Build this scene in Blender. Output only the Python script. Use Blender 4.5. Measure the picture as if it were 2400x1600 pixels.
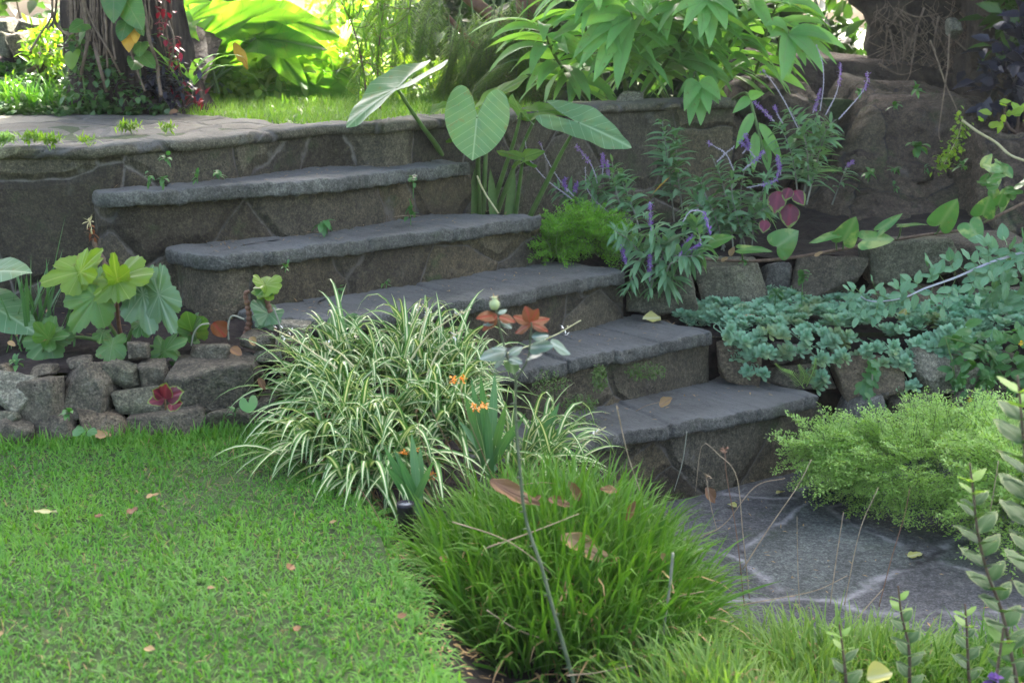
import bpy, math, random
import numpy as np
from mathutils import Vector, Matrix, noise as mnoise

for _o in list(bpy.data.objects):
    bpy.data.objects.remove(_o)
SC = bpy.context.scene
COL = SC.collection
R = math.radians
RNG = np.random.default_rng(7)

# ------------------------------------------------------------------ camera, sky, sun, exposure
EYE, FPX, HROW = 1.59, 3200.0, 60.0
PITCH = math.atan((800 - HROW) / FPX)
cam_d = bpy.data.cameras.new('camera')
cam = bpy.data.objects.new('camera', cam_d)
COL.objects.link(cam)
cam.location = (0, 0, EYE)
cam.rotation_euler = (math.pi / 2 - PITCH, 0, 0)
cam_d.sensor_width = 36
cam_d.lens = FPX / 2400 * 36
cam_d.clip_start = 0.05
cam_d.clip_end = 2000
cam_d.dof.use_dof = True
cam_d.dof.focus_distance = 4.3
cam_d.dof.aperture_fstop = 5.6
SC.camera = cam

SUN_EL, SUN_AZ = R(47), R(14)          # the sun stands behind the garden, a little to the right
world = bpy.data.worlds.new('World')
SC.world = world
world.use_nodes = True
wn = world.node_tree
wn.nodes.clear()
sky = wn.nodes.new('ShaderNodeTexSky')
sky.sky_type = 'NISHITA'
sky.sun_disc = False
sky.sun_elevation = SUN_EL
sky.sun_rotation = SUN_AZ
sky.air_density = 0.6
sky.ozone_density = 0.4
sky.dust_density = 8.0
bg = wn.nodes.new('ShaderNodeBackground')
bg.inputs['Strength'].default_value = 0.15
wo = wn.nodes.new('ShaderNodeOutputWorld')
wn.links.new(sky.outputs[0], bg.inputs[0])
wn.links.new(bg.outputs[0], wo.inputs[0])

sun_d = bpy.data.lights.new('sun', 'SUN')
sun_d.energy = 4.0
sun_d.angle = R(0.5)
sun_d.color = (1.0, 0.95, 0.84)
sun = bpy.data.objects.new('sun', sun_d)
COL.objects.link(sun)
sdir = Vector((math.sin(SUN_AZ) * math.cos(SUN_EL), math.cos(SUN_AZ) * math.cos(SUN_EL), math.sin(SUN_EL)))
sun.rotation_euler = sdir.to_track_quat('Z', 'Y').to_euler()

SC.view_settings.view_transform = 'Standard'
SC.view_settings.look = 'None'
SC.view_settings.gamma = 1
SC.view_settings.exposure = 3.4
cy = SC.cycles
cy.use_denoising = True
cy.max_bounces = 7
cy.diffuse_bounces = 4
cy.glossy_bounces = 2
cy.transmission_bounces = 5
cy.caustics_reflective = False
cy.caustics_refractive = False

# ------------------------------------------------------------------ photograph pixel -> place in the garden
def ray(px, py):
    dx, dy = (px - 1200) / FPX, (800 - py) / FPX
    return np.array([dx, math.cos(PITCH) + math.sin(PITCH) * dy, -math.sin(PITCH) + math.cos(PITCH) * dy])
def P(px, py, z):                      # on the level z
    d = ray(px, py)
    t = (z - EYE) / d[2]
    return np.array([d[0] * t, d[1] * t, z])
def D(px, py, y):                      # at the distance y
    d = ray(px, py)
    t = y / d[1]
    return np.array([d[0] * t, y, EYE + d[2] * t])
def nrm(v):
    v = np.asarray(v, float)
    return v / (np.linalg.norm(v, axis=-1, keepdims=True) + 1e-12)
def smooth(pts, n):                    # Catmull-Rom through pts
    p = np.asarray(pts, float)
    if len(p) < 3:
        t = np.linspace(0, 1, n)[:, None]
        return p[0] * (1 - t) + p[-1] * t
    seg = np.r_[0, np.cumsum(np.linalg.norm(np.diff(p, axis=0), axis=1))]
    q = np.vstack([2 * p[0] - p[1], p, 2 * p[-1] - p[-2]])
    out = []
    for s in np.linspace(0, seg[-1], n):
        i = min(np.searchsorted(seg, s, side='right') - 1, len(p) - 2)
        t = (s - seg[i]) / (seg[i + 1] - seg[i] + 1e-9)
        a, b, c, d = q[i], q[i + 1], q[i + 2], q[i + 3]
        out.append(.5 * (2 * b + (c - a) * t + (2 * a - 5 * b + 4 * c - d) * t * t + (3 * b - a - 3 * c + d) * t ** 3))
    return np.array(out)
def fbm(p, s=1.0, o=3):
    return mnoise.fractal(Vector(p) * s, 1.0, 2.0, o)

# ------------------------------------------------------------------ mesh building
class MB:
    def __init__(self):
        self.V, self.Q, self.T, self.A, self.Rd, self.Mq, self.Mt = [], [], [], [], [], [], []
        self.n = 0
    def add(self, v, quads=None, tris=None, attr=None, rad=None, m=0):
        v = np.asarray(v, float).reshape(-1, 3)
        n = len(v)
        self.V.append(v)
        if quads is not None and len(quads):
            q = np.asarray(quads, int).reshape(-1, 4) + self.n
            self.Q.append(q); self.Mq.append(np.full(len(q), m))
        if tris is not None and len(tris):
            t = np.asarray(tris, int).reshape(-1, 3) + self.n
            self.T.append(t); self.Mt.append(np.full(len(t), m))
        self.A.append(np.zeros((n, 3)) if attr is None else np.asarray(attr, float).reshape(-1, 3))
        self.Rd.append(np.zeros(n) if rad is None else np.asarray(rad, float).reshape(-1))
        self.n += n
        return self
    def build(self, name, mats, parent=None, smooth_shade=True, origin=None):
        me = bpy.data.meshes.new(name)
        if not isinstance(mats, (list, tuple)):
            mats = [mats]
        v = np.vstack(self.V)
        o = np.zeros(3)
        if origin is not None:
            o = np.asarray(origin, float)
        q = np.vstack(self.Q) if self.Q else np.zeros((0, 4), int)
        t = np.vstack(self.T) if self.T else np.zeros((0, 3), int)
        me.vertices.add(len(v))
        me.vertices.foreach_set('co', (v - o).astype(np.float32).ravel())
        loops = np.r_[q.ravel(), t.ravel()]
        me.loops.add(len(loops))
        me.loops.foreach_set('vertex_index', loops.astype(np.int32))
        nf = len(q) + len(t)
        me.polygons.add(nf)
        ls = np.r_[np.arange(len(q)) * 4, len(q) * 4 + np.arange(len(t)) * 3]
        me.polygons.foreach_set('loop_start', ls.astype(np.int32))
        mi = np.r_[np.concatenate(self.Mq) if self.Mq else [], np.concatenate(self.Mt) if self.Mt else []]
        me.polygons.foreach_set('material_index', mi.astype(np.int32))
        me.polygons.foreach_set('use_smooth', np.full(nf, smooth_shade))
        a = me.attributes.new('leaf', 'FLOAT_VECTOR', 'POINT')
        a.data.foreach_set('vector', np.vstack(self.A).astype(np.float32).ravel())
        b = me.attributes.new('rad', 'FLOAT', 'POINT')
        b.data.foreach_set('value', np.concatenate(self.Rd).astype(np.float32))
        for m in mats:
            me.materials.append(m)
        me.update(calc_edges=True)
        me.validate()
        ob = bpy.data.objects.new(name, me)
        ob.location = o
        COL.objects.link(ob)
        if parent is not None:
            ob.parent = parent
            ob.location = o - np.array(parent.location)
        return ob

def part(mb, name, mats, parent, smooth_shade=True):
    ob = mb.build(name, mats, None, smooth_shade)
    ob.parent = parent
    ob.location = -parent.location
    return ob
def thing(name, label, cat, loc=(0, 0, 0), group=None):
    o = bpy.data.objects.new(name, None)
    o.empty_display_size = .05
    COL.objects.link(o)
    o.location = loc
    o['label'] = label; o['category'] = cat
    if group: o['group'] = group
    return o
def tag(o, label, cat, group=None):
    o['label'] = label; o['category'] = cat
    if group: o['group'] = group
    return o
def structure(o):
    o['kind'] = 'structure'
    return o
def stuff(o, label=None, cat=None):
    o['kind'] = 'stuff'
    if label: o['label'] = label
    if cat: o['category'] = cat
    return o

def tube(mb, pts, r, sides=6, m=0, rnd=.5, cap=True):
    p = np.asarray(pts, float)
    n = len(p)
    r = np.broadcast_to(np.asarray(r, float), (n,)) if np.ndim(r) == 0 or len(r) == n else np.interp(np.linspace(0, 1, n), np.linspace(0, 1, len(r)), r)
    tg = nrm(np.gradient(p, axis=0))
    ref = np.array([0, 0, 1.0]) if abs(tg[0, 2]) < .9 else np.array([1.0, 0, 0])
    a = nrm(np.cross(tg, ref)); b = np.cross(tg, a)
    an = np.linspace(0, 2 * np.pi, sides, endpoint=False)
    v = p[:, None, :] + r[:, None, None] * (np.cos(an)[None, :, None] * a[:, None, :] + np.sin(an)[None, :, None] * b[:, None, :])
    i = np.arange(n - 1)[:, None] * sides; j = np.arange(sides)[None, :]; k = (j + 1) % sides
    q = np.stack([i + j, i + k, i + sides + k, i + sides + j], -1).reshape(-1, 4)
    t = []
    if cap:
        for s in range(1, sides - 1):
            t.append((0, s + 1, s)); o = (n - 1) * sides; t.append((o, o + s, o + s + 1))
    at = np.zeros((n, sides, 3)); at[..., 0] = np.cos(an)[None]; at[..., 1] = np.linspace(0, 1, n)[:, None]; at[..., 2] = rnd
    mb.add(v.reshape(-1, 3), q, t, at.reshape(-1, 3), m=m)

PROF = {
    'blade': lambda t: np.minimum(1, .55 + 1.6 * t) * (1 - t ** 2.2) ** .9,
    'sword': lambda t: (.8 + .2 * np.sin(np.pi * t)) * np.minimum(1, (1 - t) * 3.2) ** .8,
    'lance': lambda t: np.sin(np.pi * np.clip(t, 0, 1) ** .75) ** .85 + .03,
    'ovate': lambda t: np.sin(np.pi * np.clip(t, 0, 1) ** .62) ** .75 + .02,
    'round': lambda t: np.sqrt(np.maximum(0, 1 - (2 * t - 1) ** 2)) + .03,
    'spoon': lambda t: np.sin(np.pi * np.clip(t, 0, 1) ** 1.5) ** .8 * .9 + .12 * (1 - t),
    'banana': lambda t: np.minimum(1, t * 7) ** .6 * np.minimum(1, (1 - t) * 3.0) ** .6,
}
def strips(mb, base, d0, L, W, droop=0.0, prof='blade', K=4, roll=None, fold=.25, mid=True, rnd=None, m=0, dpow=1.2, wave=0.0, up=None):
    """N leaves at once: a curved strip each, bending down along its length"""
    base = np.atleast_2d(base).astype(float); N = len(base)
    d0 = nrm(np.broadcast_to(np.asarray(d0, float), (N, 3)))
    L = np.broadcast_to(np.asarray(L, float), (N,)); W = np.broadcast_to(np.asarray(W, float), (N,))
    droop = np.broadcast_to(np.asarray(droop, float), (N,))
    rnd = RNG.random(N) if rnd is None else np.broadcast_to(np.asarray(rnd, float), (N,))
    ref = np.broadcast_to(np.array([0, 0, 1.0]) if up is None else np.asarray(up, float), (N, 3)).copy()
    par = np.abs((nrm(ref) * d0).sum(1)) > .985
    if par.any():
        an = RNG.random(par.sum()) * 2 * np.pi
        ref[par] = np.stack([np.cos(an), np.sin(an), 0 * an], 1)
    side = nrm(np.cross(d0, ref))
    if roll is not None:
        roll = np.broadcast_to(np.asarray(roll, float), (N,))
        n0 = np.cross(side, d0)
        side = side * np.cos(roll)[:, None] + n0 * np.sin(roll)[:, None]
    t = np.linspace(0, 1, K + 1)
    w = PROF[prof](t)
    pos = base.copy(); rows = []
    cols = 3 if mid else 2
    for i in range(K + 1):
        d = nrm(d0 + np.array([0, 0, -1.0]) * (droop * t[i] ** dpow)[:, None])
        if i:
            pos = pos + d * (L / K)[:, None]
        nn = nrm(np.cross(side, d))
        ww = (W * .5 * w[i])[:, None]
        lift = nn * ww * fold
        wv = nn * (wave * W * math.sin(i * 2.1))[:, None] if wave else 0
        if mid:
            rows.append(np.stack([pos - side * ww + lift + wv, pos, pos + side * ww + lift - wv], 1))
        else:
            rows.append(np.stack([pos - side * ww, pos + side * ww], 1))
    v = np.stack(rows, 1)                                   # N,K+1,cols,3
    at = np.zeros(v.shape)
    at[..., 0] = np.linspace(-1, 1, cols)[None, None]; at[..., 1] = t[None, :, None]; at[..., 2] = rnd[:, None, None]
    b = (np.arange(N) * (K + 1) * cols)[:, None, None]
    i = (np.arange(K) * cols)[None, :, None]; j = np.arange(cols - 1)[None, None, :]
    s = b + i + j
    q = np.stack([s, s + 1, s + cols + 1, s + cols], -1).reshape(-1, 4)
    mb.add(v.reshape(-1, 3), q, None, at.reshape(-1, 3), m=m)
    return pos

# outlines of broad leaves, x sideways, y towards the tip, stalk joined at the origin
HEART = np.array([(0, -.04), (.07, -.24), (.17, -.5), (.32, -.70), (.50, -.74), (.66, -.60), (.76, -.32), (.78, 0), (.72, .28), (.56, .58), (.34, .82), (.13, .96), (0, 1.04)])
def out_heart(n=44, lobe=.42, w=.62):
    h = smooth(np.c_[HEART, np.zeros(len(HEART))], n // 2 + 1)[:, :2].copy()
    h[:, 0] *= w / .78; h[:, 1] *= np.where(h[:, 1] < 0, lobe / .74, 1)
    h[0, 0] = h[-1, 0] = 0
    return np.vstack([h, (h * [-1, 1])[-2:0:-1]])
def out_ovate(n=30, w=.36):
    a = np.linspace(-np.pi, np.pi, n, endpoint=False)
    t = (np.cos(a) + 1) / 2
    x = np.sign(np.sin(a)) * w * (np.sin(np.pi * t ** .75) ** .8)
    return np.stack([x, t], 1)
def out_palmate(n=90, lobes=7, depth=.2, w=1.0, teeth=.04, seed=0):
    r_ = np.random.default_rng(seed)
    a = np.linspace(-np.pi * .93, np.pi * .93, n)
    rr = (.78 + .22 * np.cos(a * .5)) * (1 - depth + depth * np.abs(np.cos(a * lobes / 2 / .93)) ** .8) 
    rr = rr + teeth * (np.abs(np.sin(a * 17)) - .5) + r_.normal(0, .012, n)
    rr *= np.where(np.abs(a) > 2.6, .85, 1)
    return np.stack([rr * np.sin(a) * w * .85, rr * np.cos(a)], 1)
def broad(mb, base, tipdir, normal, size, outline, cup=.1, droop=.15, wave=.03, rnd=None, rings=6, m=0, seed=0, fold=0.0):
    """a broad leaf: the outline filled with rings from the stalk, cupped, drooping and wavy"""
    r_ = np.random.default_rng(seed)
    y = nrm(tipdir); n = nrm(normal); n = nrm(n - y * (n @ y)); x = np.cross(y, n)
    o = np.asarray(outline); N = len(o)
    rnd = r_.random() if rnd is None else rnd
    V = [np.asarray(base, float)]; A = [(0, 0, rnd)]; RD = [0]
    ph = r_.random() * 6
    for k in range(1, rings + 1):
        s = (k / rings) ** .85
        for i in range(N):
            u, v_ = o[i] * s
            z = fold * abs(u) - cup * u * u - droop * v_ * v_ * (1 if v_ > 0 else .6) + wave * s ** 2 * math.sin(i / N * 2 * np.pi * 5 + ph) + wave * .5 * s * math.sin(i / N * 2 * np.pi * 11 + ph * 2)
            V.append(base + size * (x * u + y * v_ + n * z)); A.append((u, v_, rnd)); RD.append(s)
    Q = []; T = []
    closed = np.linalg.norm(o[0] - o[-1]) < .35
    M = N if closed else N - 1
    for i in range(M):
        T.append((0, 1 + i, 1 + (i + 1) % N))
        for k in range(rings - 1):
            a = 1 + k * N + i; b = 1 + k * N + (i + 1) % N
            Q.append((a, a + N, b + N, b))
    mb.add(V, Q, T, A, RD, m=m)

# ------------------------------------------------------------------ materials
def newmat(name):
    m = bpy.data.materials.new(name)
    m.use_nodes = True
    nt = m.node_tree
    nt.nodes.clear()
    out = nt.nodes.new('ShaderNodeOutputMaterial')
    return m, nt, out
class NT:
    def __init__(self, nt): self.nt = nt
    def n(self, t, **kw):
        x = self.nt.nodes.new(t)
        for k, v in kw.items():
            if k.startswith('i_'):
                key = k[2:]
                s = x.inputs[int(key)] if key.isdigit() else x.inputs[key.replace('_', ' ')]
                if isinstance(v, bpy.types.NodeSocket): self.nt.links.new(v, s)
                else: s.default_value = v
            else: setattr(x, k, v)
        return x
    def math(self, op, a, b=0.0, c=None, clamp=False):
        x = self.n('ShaderNodeMath', operation=op, use_clamp=clamp)
        for i, v in enumerate((a, b) if c is None else (a, b, c)):
            if isinstance(v, bpy.types.NodeSocket): self.nt.links.new(v, x.inputs[i])
            else: x.inputs[i].default_value = v
        return x.outputs[0]
    def mix(self, f, a, b, blend='MIX'):
        x = self.n('ShaderNodeMix', data_type='RGBA', blend_type=blend)
        for s, v in ((x.inputs[0], f), (x.inputs[6], a), (x.inputs[7], b)):
            if isinstance(v, bpy.types.NodeSocket): self.nt.links.new(v, s)
            else: s.default_value = v if not isinstance(v, tuple) or len(v) == 4 else (*v, 1)
        return x.outputs[2]
    def noise(self, vec, scale, detail=4, rough=.55, dist=0):
        x = self.n('ShaderNodeTexNoise', i_Scale=scale, i_Detail=detail, i_Roughness=rough, i_Distortion=dist)
        if vec is not None: self.nt.links.new(vec, x.inputs['Vector'])
        return x.outputs['Fac']
    def ramp(self, f, stops):
        x = self.n('ShaderNodeValToRGB', i_0=f)
        e = x.color_ramp.elements
        while len(e) < len(stops): e.new(.5)
        for i, (p, c) in enumerate(stops):
            e[i].position = p
            e[i].color = c if isinstance(c, tuple) and len(c) == 4 else ((*c, 1) if isinstance(c, tuple) else (c, c, c, 1))
        return x.outputs[0]
    def link(self, a, b): self.nt.links.new(a, b)

def leafmat(name, c1, c2, trans=.35, rough=.42, vein=None, vcol=None, edge=None, tcol=None, spec=.4, var=.35, hue2=None, nscale=9.0, spots=0.0, tip=None):
    m, nt, out = newmat(name)
    def lush(c): return (c[0] * .95, min(.6, c[1] * 1.08), c[2] * .92) if c[1] > c[0] * 1.15 and c[1] > c[2] * 1.1 else c
    c1, c2 = lush(c1), lush(c2)
    g = NT(nt)
    at = g.n('ShaderNodeAttribute', attribute_name='leaf')
    sp = g.n('ShaderNodeSeparateXYZ', i_0=at.outputs['Vector'])
    x, y, r = sp.outputs[0], sp.outputs[1], sp.outputs[2]
    col = g.mix(r, c1, c2)
    if tip is not None: col = g.mix(g.math('MULTIPLY', g.math('MULTIPLY', y, y), .75), col, tip)
    tc = g.n('ShaderNodeTexCoord')
    nz = g.noise(tc.outputs['Object'], nscale, 3)
    if hue2 is not None:
        n2 = g.noise(tc.outputs['Object'], nscale * .8, 4)
        col = g.mix(g.ramp(n2, [(.52, 0.0), (.66, 1.0)]), col, hue2)
    br = g.math('MULTIPLY_ADD', nz, var * 2, 1 - var)
    col = g.mix(1.0, col, g.n('ShaderNodeCombineXYZ', i_0=br, i_1=br, i_2=br).outputs[0], 'MULTIPLY')
    ax = g.math('ABSOLUTE', x)
    if spots:                                               # blemishes: dry specks and yellowed patches
        col = g.mix(g.ramp(g.noise(tc.outputs['Object'], 24, 5, .7), [(.60, 0.0), (.68, spots)]), col, (.16, .12, .03))
        col = g.mix(g.ramp(g.noise(tc.outputs['Object'], 11, 3, .6), [(.5, 0.0), (.75, spots * .5)]), col, (.22, .26, .05))
    bump = None
    if vein == 'stripe':                                    # cream down the middle, green margins
        f = g.math('SUBTRACT', 1.0, g.math('MULTIPLY', g.math('SUBTRACT', ax, .22), 5.0, clamp=True), clamp=True)
        col = g.mix(f, col, vcol)
    elif vein in ('pinnate', 'palmate', 'mid'):
        midr = g.math('SUBTRACT', 1.0, g.math('DIVIDE', ax, .03 if vein != 'mid' else .12), clamp=True)
        if vein == 'palmate':
            an = g.math('ARCTAN2', x, y)
            s = g.math('ABSOLUTE', g.math('SINE', g.math('MULTIPLY', an, 3.6)))
            rr = g.n('ShaderNodeAttribute', attribute_name='rad').outputs['Fac']
            lat = g.math('SUBTRACT', 1.0, g.math('DIVIDE', g.math('MULTIPLY', s, rr), .07), clamp=True)
        elif vein == 'pinnate':
            s = g.math('ABSOLUTE', g.math('SINE', g.math('MULTIPLY', g.math('SUBTRACT', y, g.math('MULTIPLY', ax, .75)), 15.0)))
            lat = g.math('MULTIPLY', g.math('SUBTRACT', 1.0, g.math('DIVIDE', s, .14), clamp=True), .85)
        else:
            lat = 0.0
        v = g.math('MAXIMUM', midr, lat) if vein != 'mid' else midr
        col = g.mix(g.math('MULTIPLY', v, .75), col, vcol if vcol else tuple(min(1, k * 2.0) for k in c2))
        bump = v
    if edge is not None:
        rr = g.n('ShaderNodeAttribute', attribute_name='rad').outputs['Fac']
        e2 = g.math('ADD', rr, g.math('MULTIPLY', g.math('SUBTRACT', g.noise(tc.outputs['Object'], 60, 2), .5), .35))
        col = g.mix(g.ramp(e2, [(.87, 0.0), (.94, 1.0)]), col, edge)
    bs = g.n('ShaderNodeBsdfPrincipled', i_Roughness=rough)
    bs.inputs['Specular IOR Level'].default_value = spec
    g.link(col, bs.inputs['Base Color'])
    bm = g.n('ShaderNodeBump', i_Strength=.25, i_Distance=.004, i_Height=g.math('ADD', nz, bump) if bump is not None else nz)
    g.link(bm.outputs[0], bs.inputs['Normal'])
    tr = g.n('ShaderNodeBsdfTranslucent')
    tint = tcol if tcol else (1.45, 1.5, .45)
    g.link(g.mix(1.0, col, tint, 'MULTIPLY'), tr.inputs[0])
    ms = g.n('ShaderNodeMixShader', i_0=trans)
    g.link(bs.outputs[0], ms.inputs[1]); g.link(tr.outputs[0], ms.inputs[2])
    g.link(ms.outputs[0], out.inputs[0])
    return m

def stonemat(name, c_dark, c_light, moss=0.0, joints=None, lichen=.25, scale=1.0, rough=.9, jcol=(.12, .115, .105), bump=1.0, top=None, pits=True, jw=(.016, .04), jn_=.05, jshow=(.30, .5), cellv=.9, recess=1.6):
    m, nt, out = newmat(name)
    wk = .96 if 'tread' in name or 'paving' in name else .84
    kr, kg = (.99, 1.05) if wk > .9 else (1.04, 1.01)
    c_dark, c_light = [(q[0] * kr, q[1] * kg, q[2] * wk * .97) for q in (c_dark, c_light)]
    g = NT(nt)
    tc = g.n('ShaderNodeTexCoord')
    ob = tc.outputs['Object']
    n1 = g.noise(ob, 3.5 * scale, 6, .6)
    n2 = g.noise(ob, 22 * scale, 6, .65)
    n3 = g.noise(ob, 110 * scale, 3, .6)
    mx = g.math('ADD', g.math('MULTIPLY', n1, .55), g.math('MULTIPLY', n2, .45))
    col = g.ramp(mx, [(.32, c_dark), (.66, c_light)])
    sp_ = g.math('ADD', g.math('MULTIPLY', g.noise(ob, 170 * scale, 2, .7), .6), g.math('MULTIPLY', g.noise(ob, 60 * scale, 4, .7), .6))
    gr = g.ramp(sp_, [(.42, .5), (.6, 1.05), (.72, 1.9)])
    col = g.mix(1.0, col, gr, 'MULTIPLY')
    oi = g.n('ShaderNodeObjectInfo').outputs['Random']
    br = g.math('MULTIPLY_ADD', g.math('ADD', g.math('MULTIPLY', oi, .5), n3), .6, .5)
    col = g.mix(1.0, col, g.n('ShaderNodeCombineXYZ', i_0=br, i_1=br, i_2=br).outputs[0], 'MULTIPLY')
    li = g.ramp(g.noise(ob, 9 * scale, 5, .7), [(.60, 0.0), (.72, lichen)])
    col = g.mix(li, col, (.23, .23, .2))
    hgt = g.math('ADD', g.math('MULTIPLY', n2, .6), g.math('MULTIPLY', n3, .25))
    if joints:
        wp = g.n('ShaderNodeVectorMath', operation='ADD')
        g.link(ob, wp.inputs[0])
        nv = g.n('ShaderNodeTexNoise', i_Scale=3.0, i_Detail=2)
        g.link(ob, nv.inputs['Vector'])
        sc = g.n('ShaderNodeVectorMath', operation='SCALE'); sc.inputs['Scale'].default_value = .16
        g.link(nv.outputs['Color'], sc.inputs[0]); g.link(sc.outputs[0], wp.inputs[1])
        vo = g.n('ShaderNodeTexVoronoi', feature='DISTANCE_TO_EDGE', i_Scale=joints)
        g.link(wp.outputs[0], vo.inputs['Vector'])
        vc = g.n('ShaderNodeTexVoronoi', feature='F1', i_Scale=joints)
        g.link(wp.outputs[0], vc.inputs['Vector'])
        cv = g.math('MULTIPLY_ADD', g.n('ShaderNodeSeparateXYZ', i_0=vc.outputs['Color']).outputs[0], cellv, 1 - cellv * .53)
        hv = g.math('MULTIPLY_ADD', g.n('ShaderNodeSeparateXYZ', i_0=vc.outputs['Color']).outputs[1], .3, .74)
        col = g.mix(1.0, col, g.n('ShaderNodeCombineXYZ', i_0=cv, i_1=g.math('MULTIPLY', cv, g.math('MULTIPLY_ADD', hv, .35, .67)), i_2=g.math('MULTIPLY', cv, hv if cellv > .5 else .99)).outputs[0], 'MULTIPLY')
        e = vo.outputs['Distance']
        jit = g.math('ADD', e, g.math('MULTIPLY', g.math('SUBTRACT', n2, .5), jn_))
        jf = g.ramp(jit, [(jw[0], 1.0), (jw[1], 0.0)])
        jf = g.math('MULTIPLY', jf, g.ramp(g.noise(ob, 38, 5, .7), [(.34, .4), (.52, 1.0)]))
        jn = g.ramp(g.noise(ob, 5, 3), [(jshow[0], 0.0), (jshow[1], 1.0)])   # mortar pale in places, washed out elsewhere
        col = g.mix(jf, col, g.mix(jn, (.02, .019, .018), jcol))
        hgt = g.math('ADD', hgt, g.math('MULTIPLY', g.ramp(jit, [(.0, 0.0), (.07, 1.0)]), recess))
    if pits:
        pv = g.n('ShaderNodeTexVoronoi', feature='F1', i_Scale=85 * scale)
        g.link(ob, pv.inputs['Vector'])
        pf = g.math('MULTIPLY', g.ramp(pv.outputs['Distance'], [(.1, 1.0), (.32, 0.0)]), g.ramp(g.noise(ob, 30, 2), [(.52, 0.0), (.68, 1.0)]))
        col = g.mix(g.math('MULTIPLY', pf, .45), col, (.015, .014, .013))
        hgt = g.math('SUBTRACT', hgt, g.math('MULTIPLY', pf, .4))
    if moss:
        mo = g.ramp(g.noise(ob, 6 * scale, 6, .7), [(.56, 0.0), (.68, moss)])
        col = g.mix(mo, col, (.035, .06, .015))
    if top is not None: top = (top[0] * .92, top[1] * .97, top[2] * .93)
    if top is not None:                                            # upward faces coloured lighter, standing in for the sky's light on them
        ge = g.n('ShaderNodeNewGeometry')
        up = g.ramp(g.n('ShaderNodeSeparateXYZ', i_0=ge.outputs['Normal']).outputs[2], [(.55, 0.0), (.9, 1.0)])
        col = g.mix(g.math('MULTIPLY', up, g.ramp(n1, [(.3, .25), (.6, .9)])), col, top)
    bs = g.n('ShaderNodeBsdfPrincipled', i_Roughness=rough)
    bs.inputs['Specular IOR Level'].default_value = .35
    g.link(col, bs.inputs['Base Color'])
    bm = g.n('ShaderNodeBump', i_Strength=1.0 * bump, i_Distance=.02, i_Height=hgt)
    g.link(bm.outputs[0], bs.inputs['Normal'])
    g.link(bs.outputs[0], out.inputs[0])
    return m

def plainmat(name, c1, c2, scale=20, rough=.8, bump=.5, dist=.004, spec=.3, stretch=None):
    m, nt, out = newmat(name)
    g = NT(nt)
    tc = g.n('ShaderNodeTexCoord')
    vec = tc.outputs['Object']
    if stretch:
        mp = g.n('ShaderNodeMapping'); mp.inputs['Scale'].default_value = stretch
        g.link(vec, mp.inputs[0]); vec = mp.outputs[0]
    n = g.noise(vec, scale, 6, .65)
    bs = g.n('ShaderNodeBsdfPrincipled', i_Roughness=rough)
    bs.inputs['Specular IOR Level'].default_value = spec
    g.link(g.ramp(n, [(.34, c1), (.66, c2)]), bs.inputs['Base Color'])
    bm = g.n('ShaderNodeBump', i_Strength=bump, i_Distance=dist, i_Height=n)
    g.link(bm.outputs[0], bs.inputs['Normal'])
    g.link(bs.outputs[0], out.inputs[0])
    return m

M = {}
M['wall'] = stonemat('mortared stone', (.032, .029, .022), (.088, .080, .062), moss=.5, joints=2.7, lichen=.35, jcol=(.15, .138, .108), jw=(.005, .017))
M['riser'] = stonemat('riser stone', (.026, .0235, .018), (.072, .065, .052), moss=.6, joints=2.4, lichen=.25, jcol=(.10, .092, .07), jw=(.004, .015))
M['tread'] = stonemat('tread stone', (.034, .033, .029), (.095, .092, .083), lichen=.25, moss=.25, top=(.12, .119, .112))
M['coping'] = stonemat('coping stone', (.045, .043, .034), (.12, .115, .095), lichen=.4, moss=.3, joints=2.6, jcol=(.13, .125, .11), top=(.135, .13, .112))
M['rock'] = stonemat('basalt rock', (.032, .029, .023), (.094, .086, .07), lichen=.3, moss=.25)
M['rock_pale'] = stonemat('pale grey rock', (.08, .08, .068), (.2, .195, .165), lichen=.5, moss=.12)
M['rock_green'] = stonemat('greenish rock', (.04, .041, .031), (.105, .106, .082), lichen=.35, moss=.4)
M['rock_brown'] = stonemat('brown rock', (.048, .039, .028), (.13, .108, .08), lichen=.25, moss=.2)
M['rock_blue'] = stonemat('blue grey rock', (.046, .048, .047), (.12, .122, .12), lichen=.2)
M['paving'] = stonemat('old paving', (.034, .036, .038), (.105, .108, .112), lichen=.45, moss=.3, joints=1.9, jw=(-.005, .04), jn_=.12, jshow=(.36, .5), jcol=(.25, .25, .245), cellv=.25, recess=.15, scale=.9)
M['rock_face'] = stonemat('rock face', (.030, .025, .018), (.085, .072, .054), lichen=.25, moss=.55, scale=.8, joints=1.5, jw=(.0, .012), jn_=.03, jshow=(.95, 1.0), cellv=.5)
M['soil'] = plainmat('dark soil', (.007, .0055, .0045), (.030, .022, .016), 28, .95, 1.0, .02)
M['turf'] = plainmat('turf soil', (.016, .030, .008), (.045, .075, .02), 35, .95, .8, .01)
M['bank'] = plainmat('earth bank', (.03, .023, .016), (.085, .066, .045), 9, .95, 1.2, .06)
M['bark'] = plainmat('fibrous bark', (.02, .015, .011), (.085, .065, .05), 16, .9, 1.2, .03, stretch=(2.2, 2.2, .28))
M['root'] = plainmat('dry root', (.09, .065, .042), (.2, .15, .1), 30, .85, .5)
M['twig'] = plainmat('dry twig', (.16, .12, .07), (.34, .27, .17), 40, .8, .4)

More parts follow.
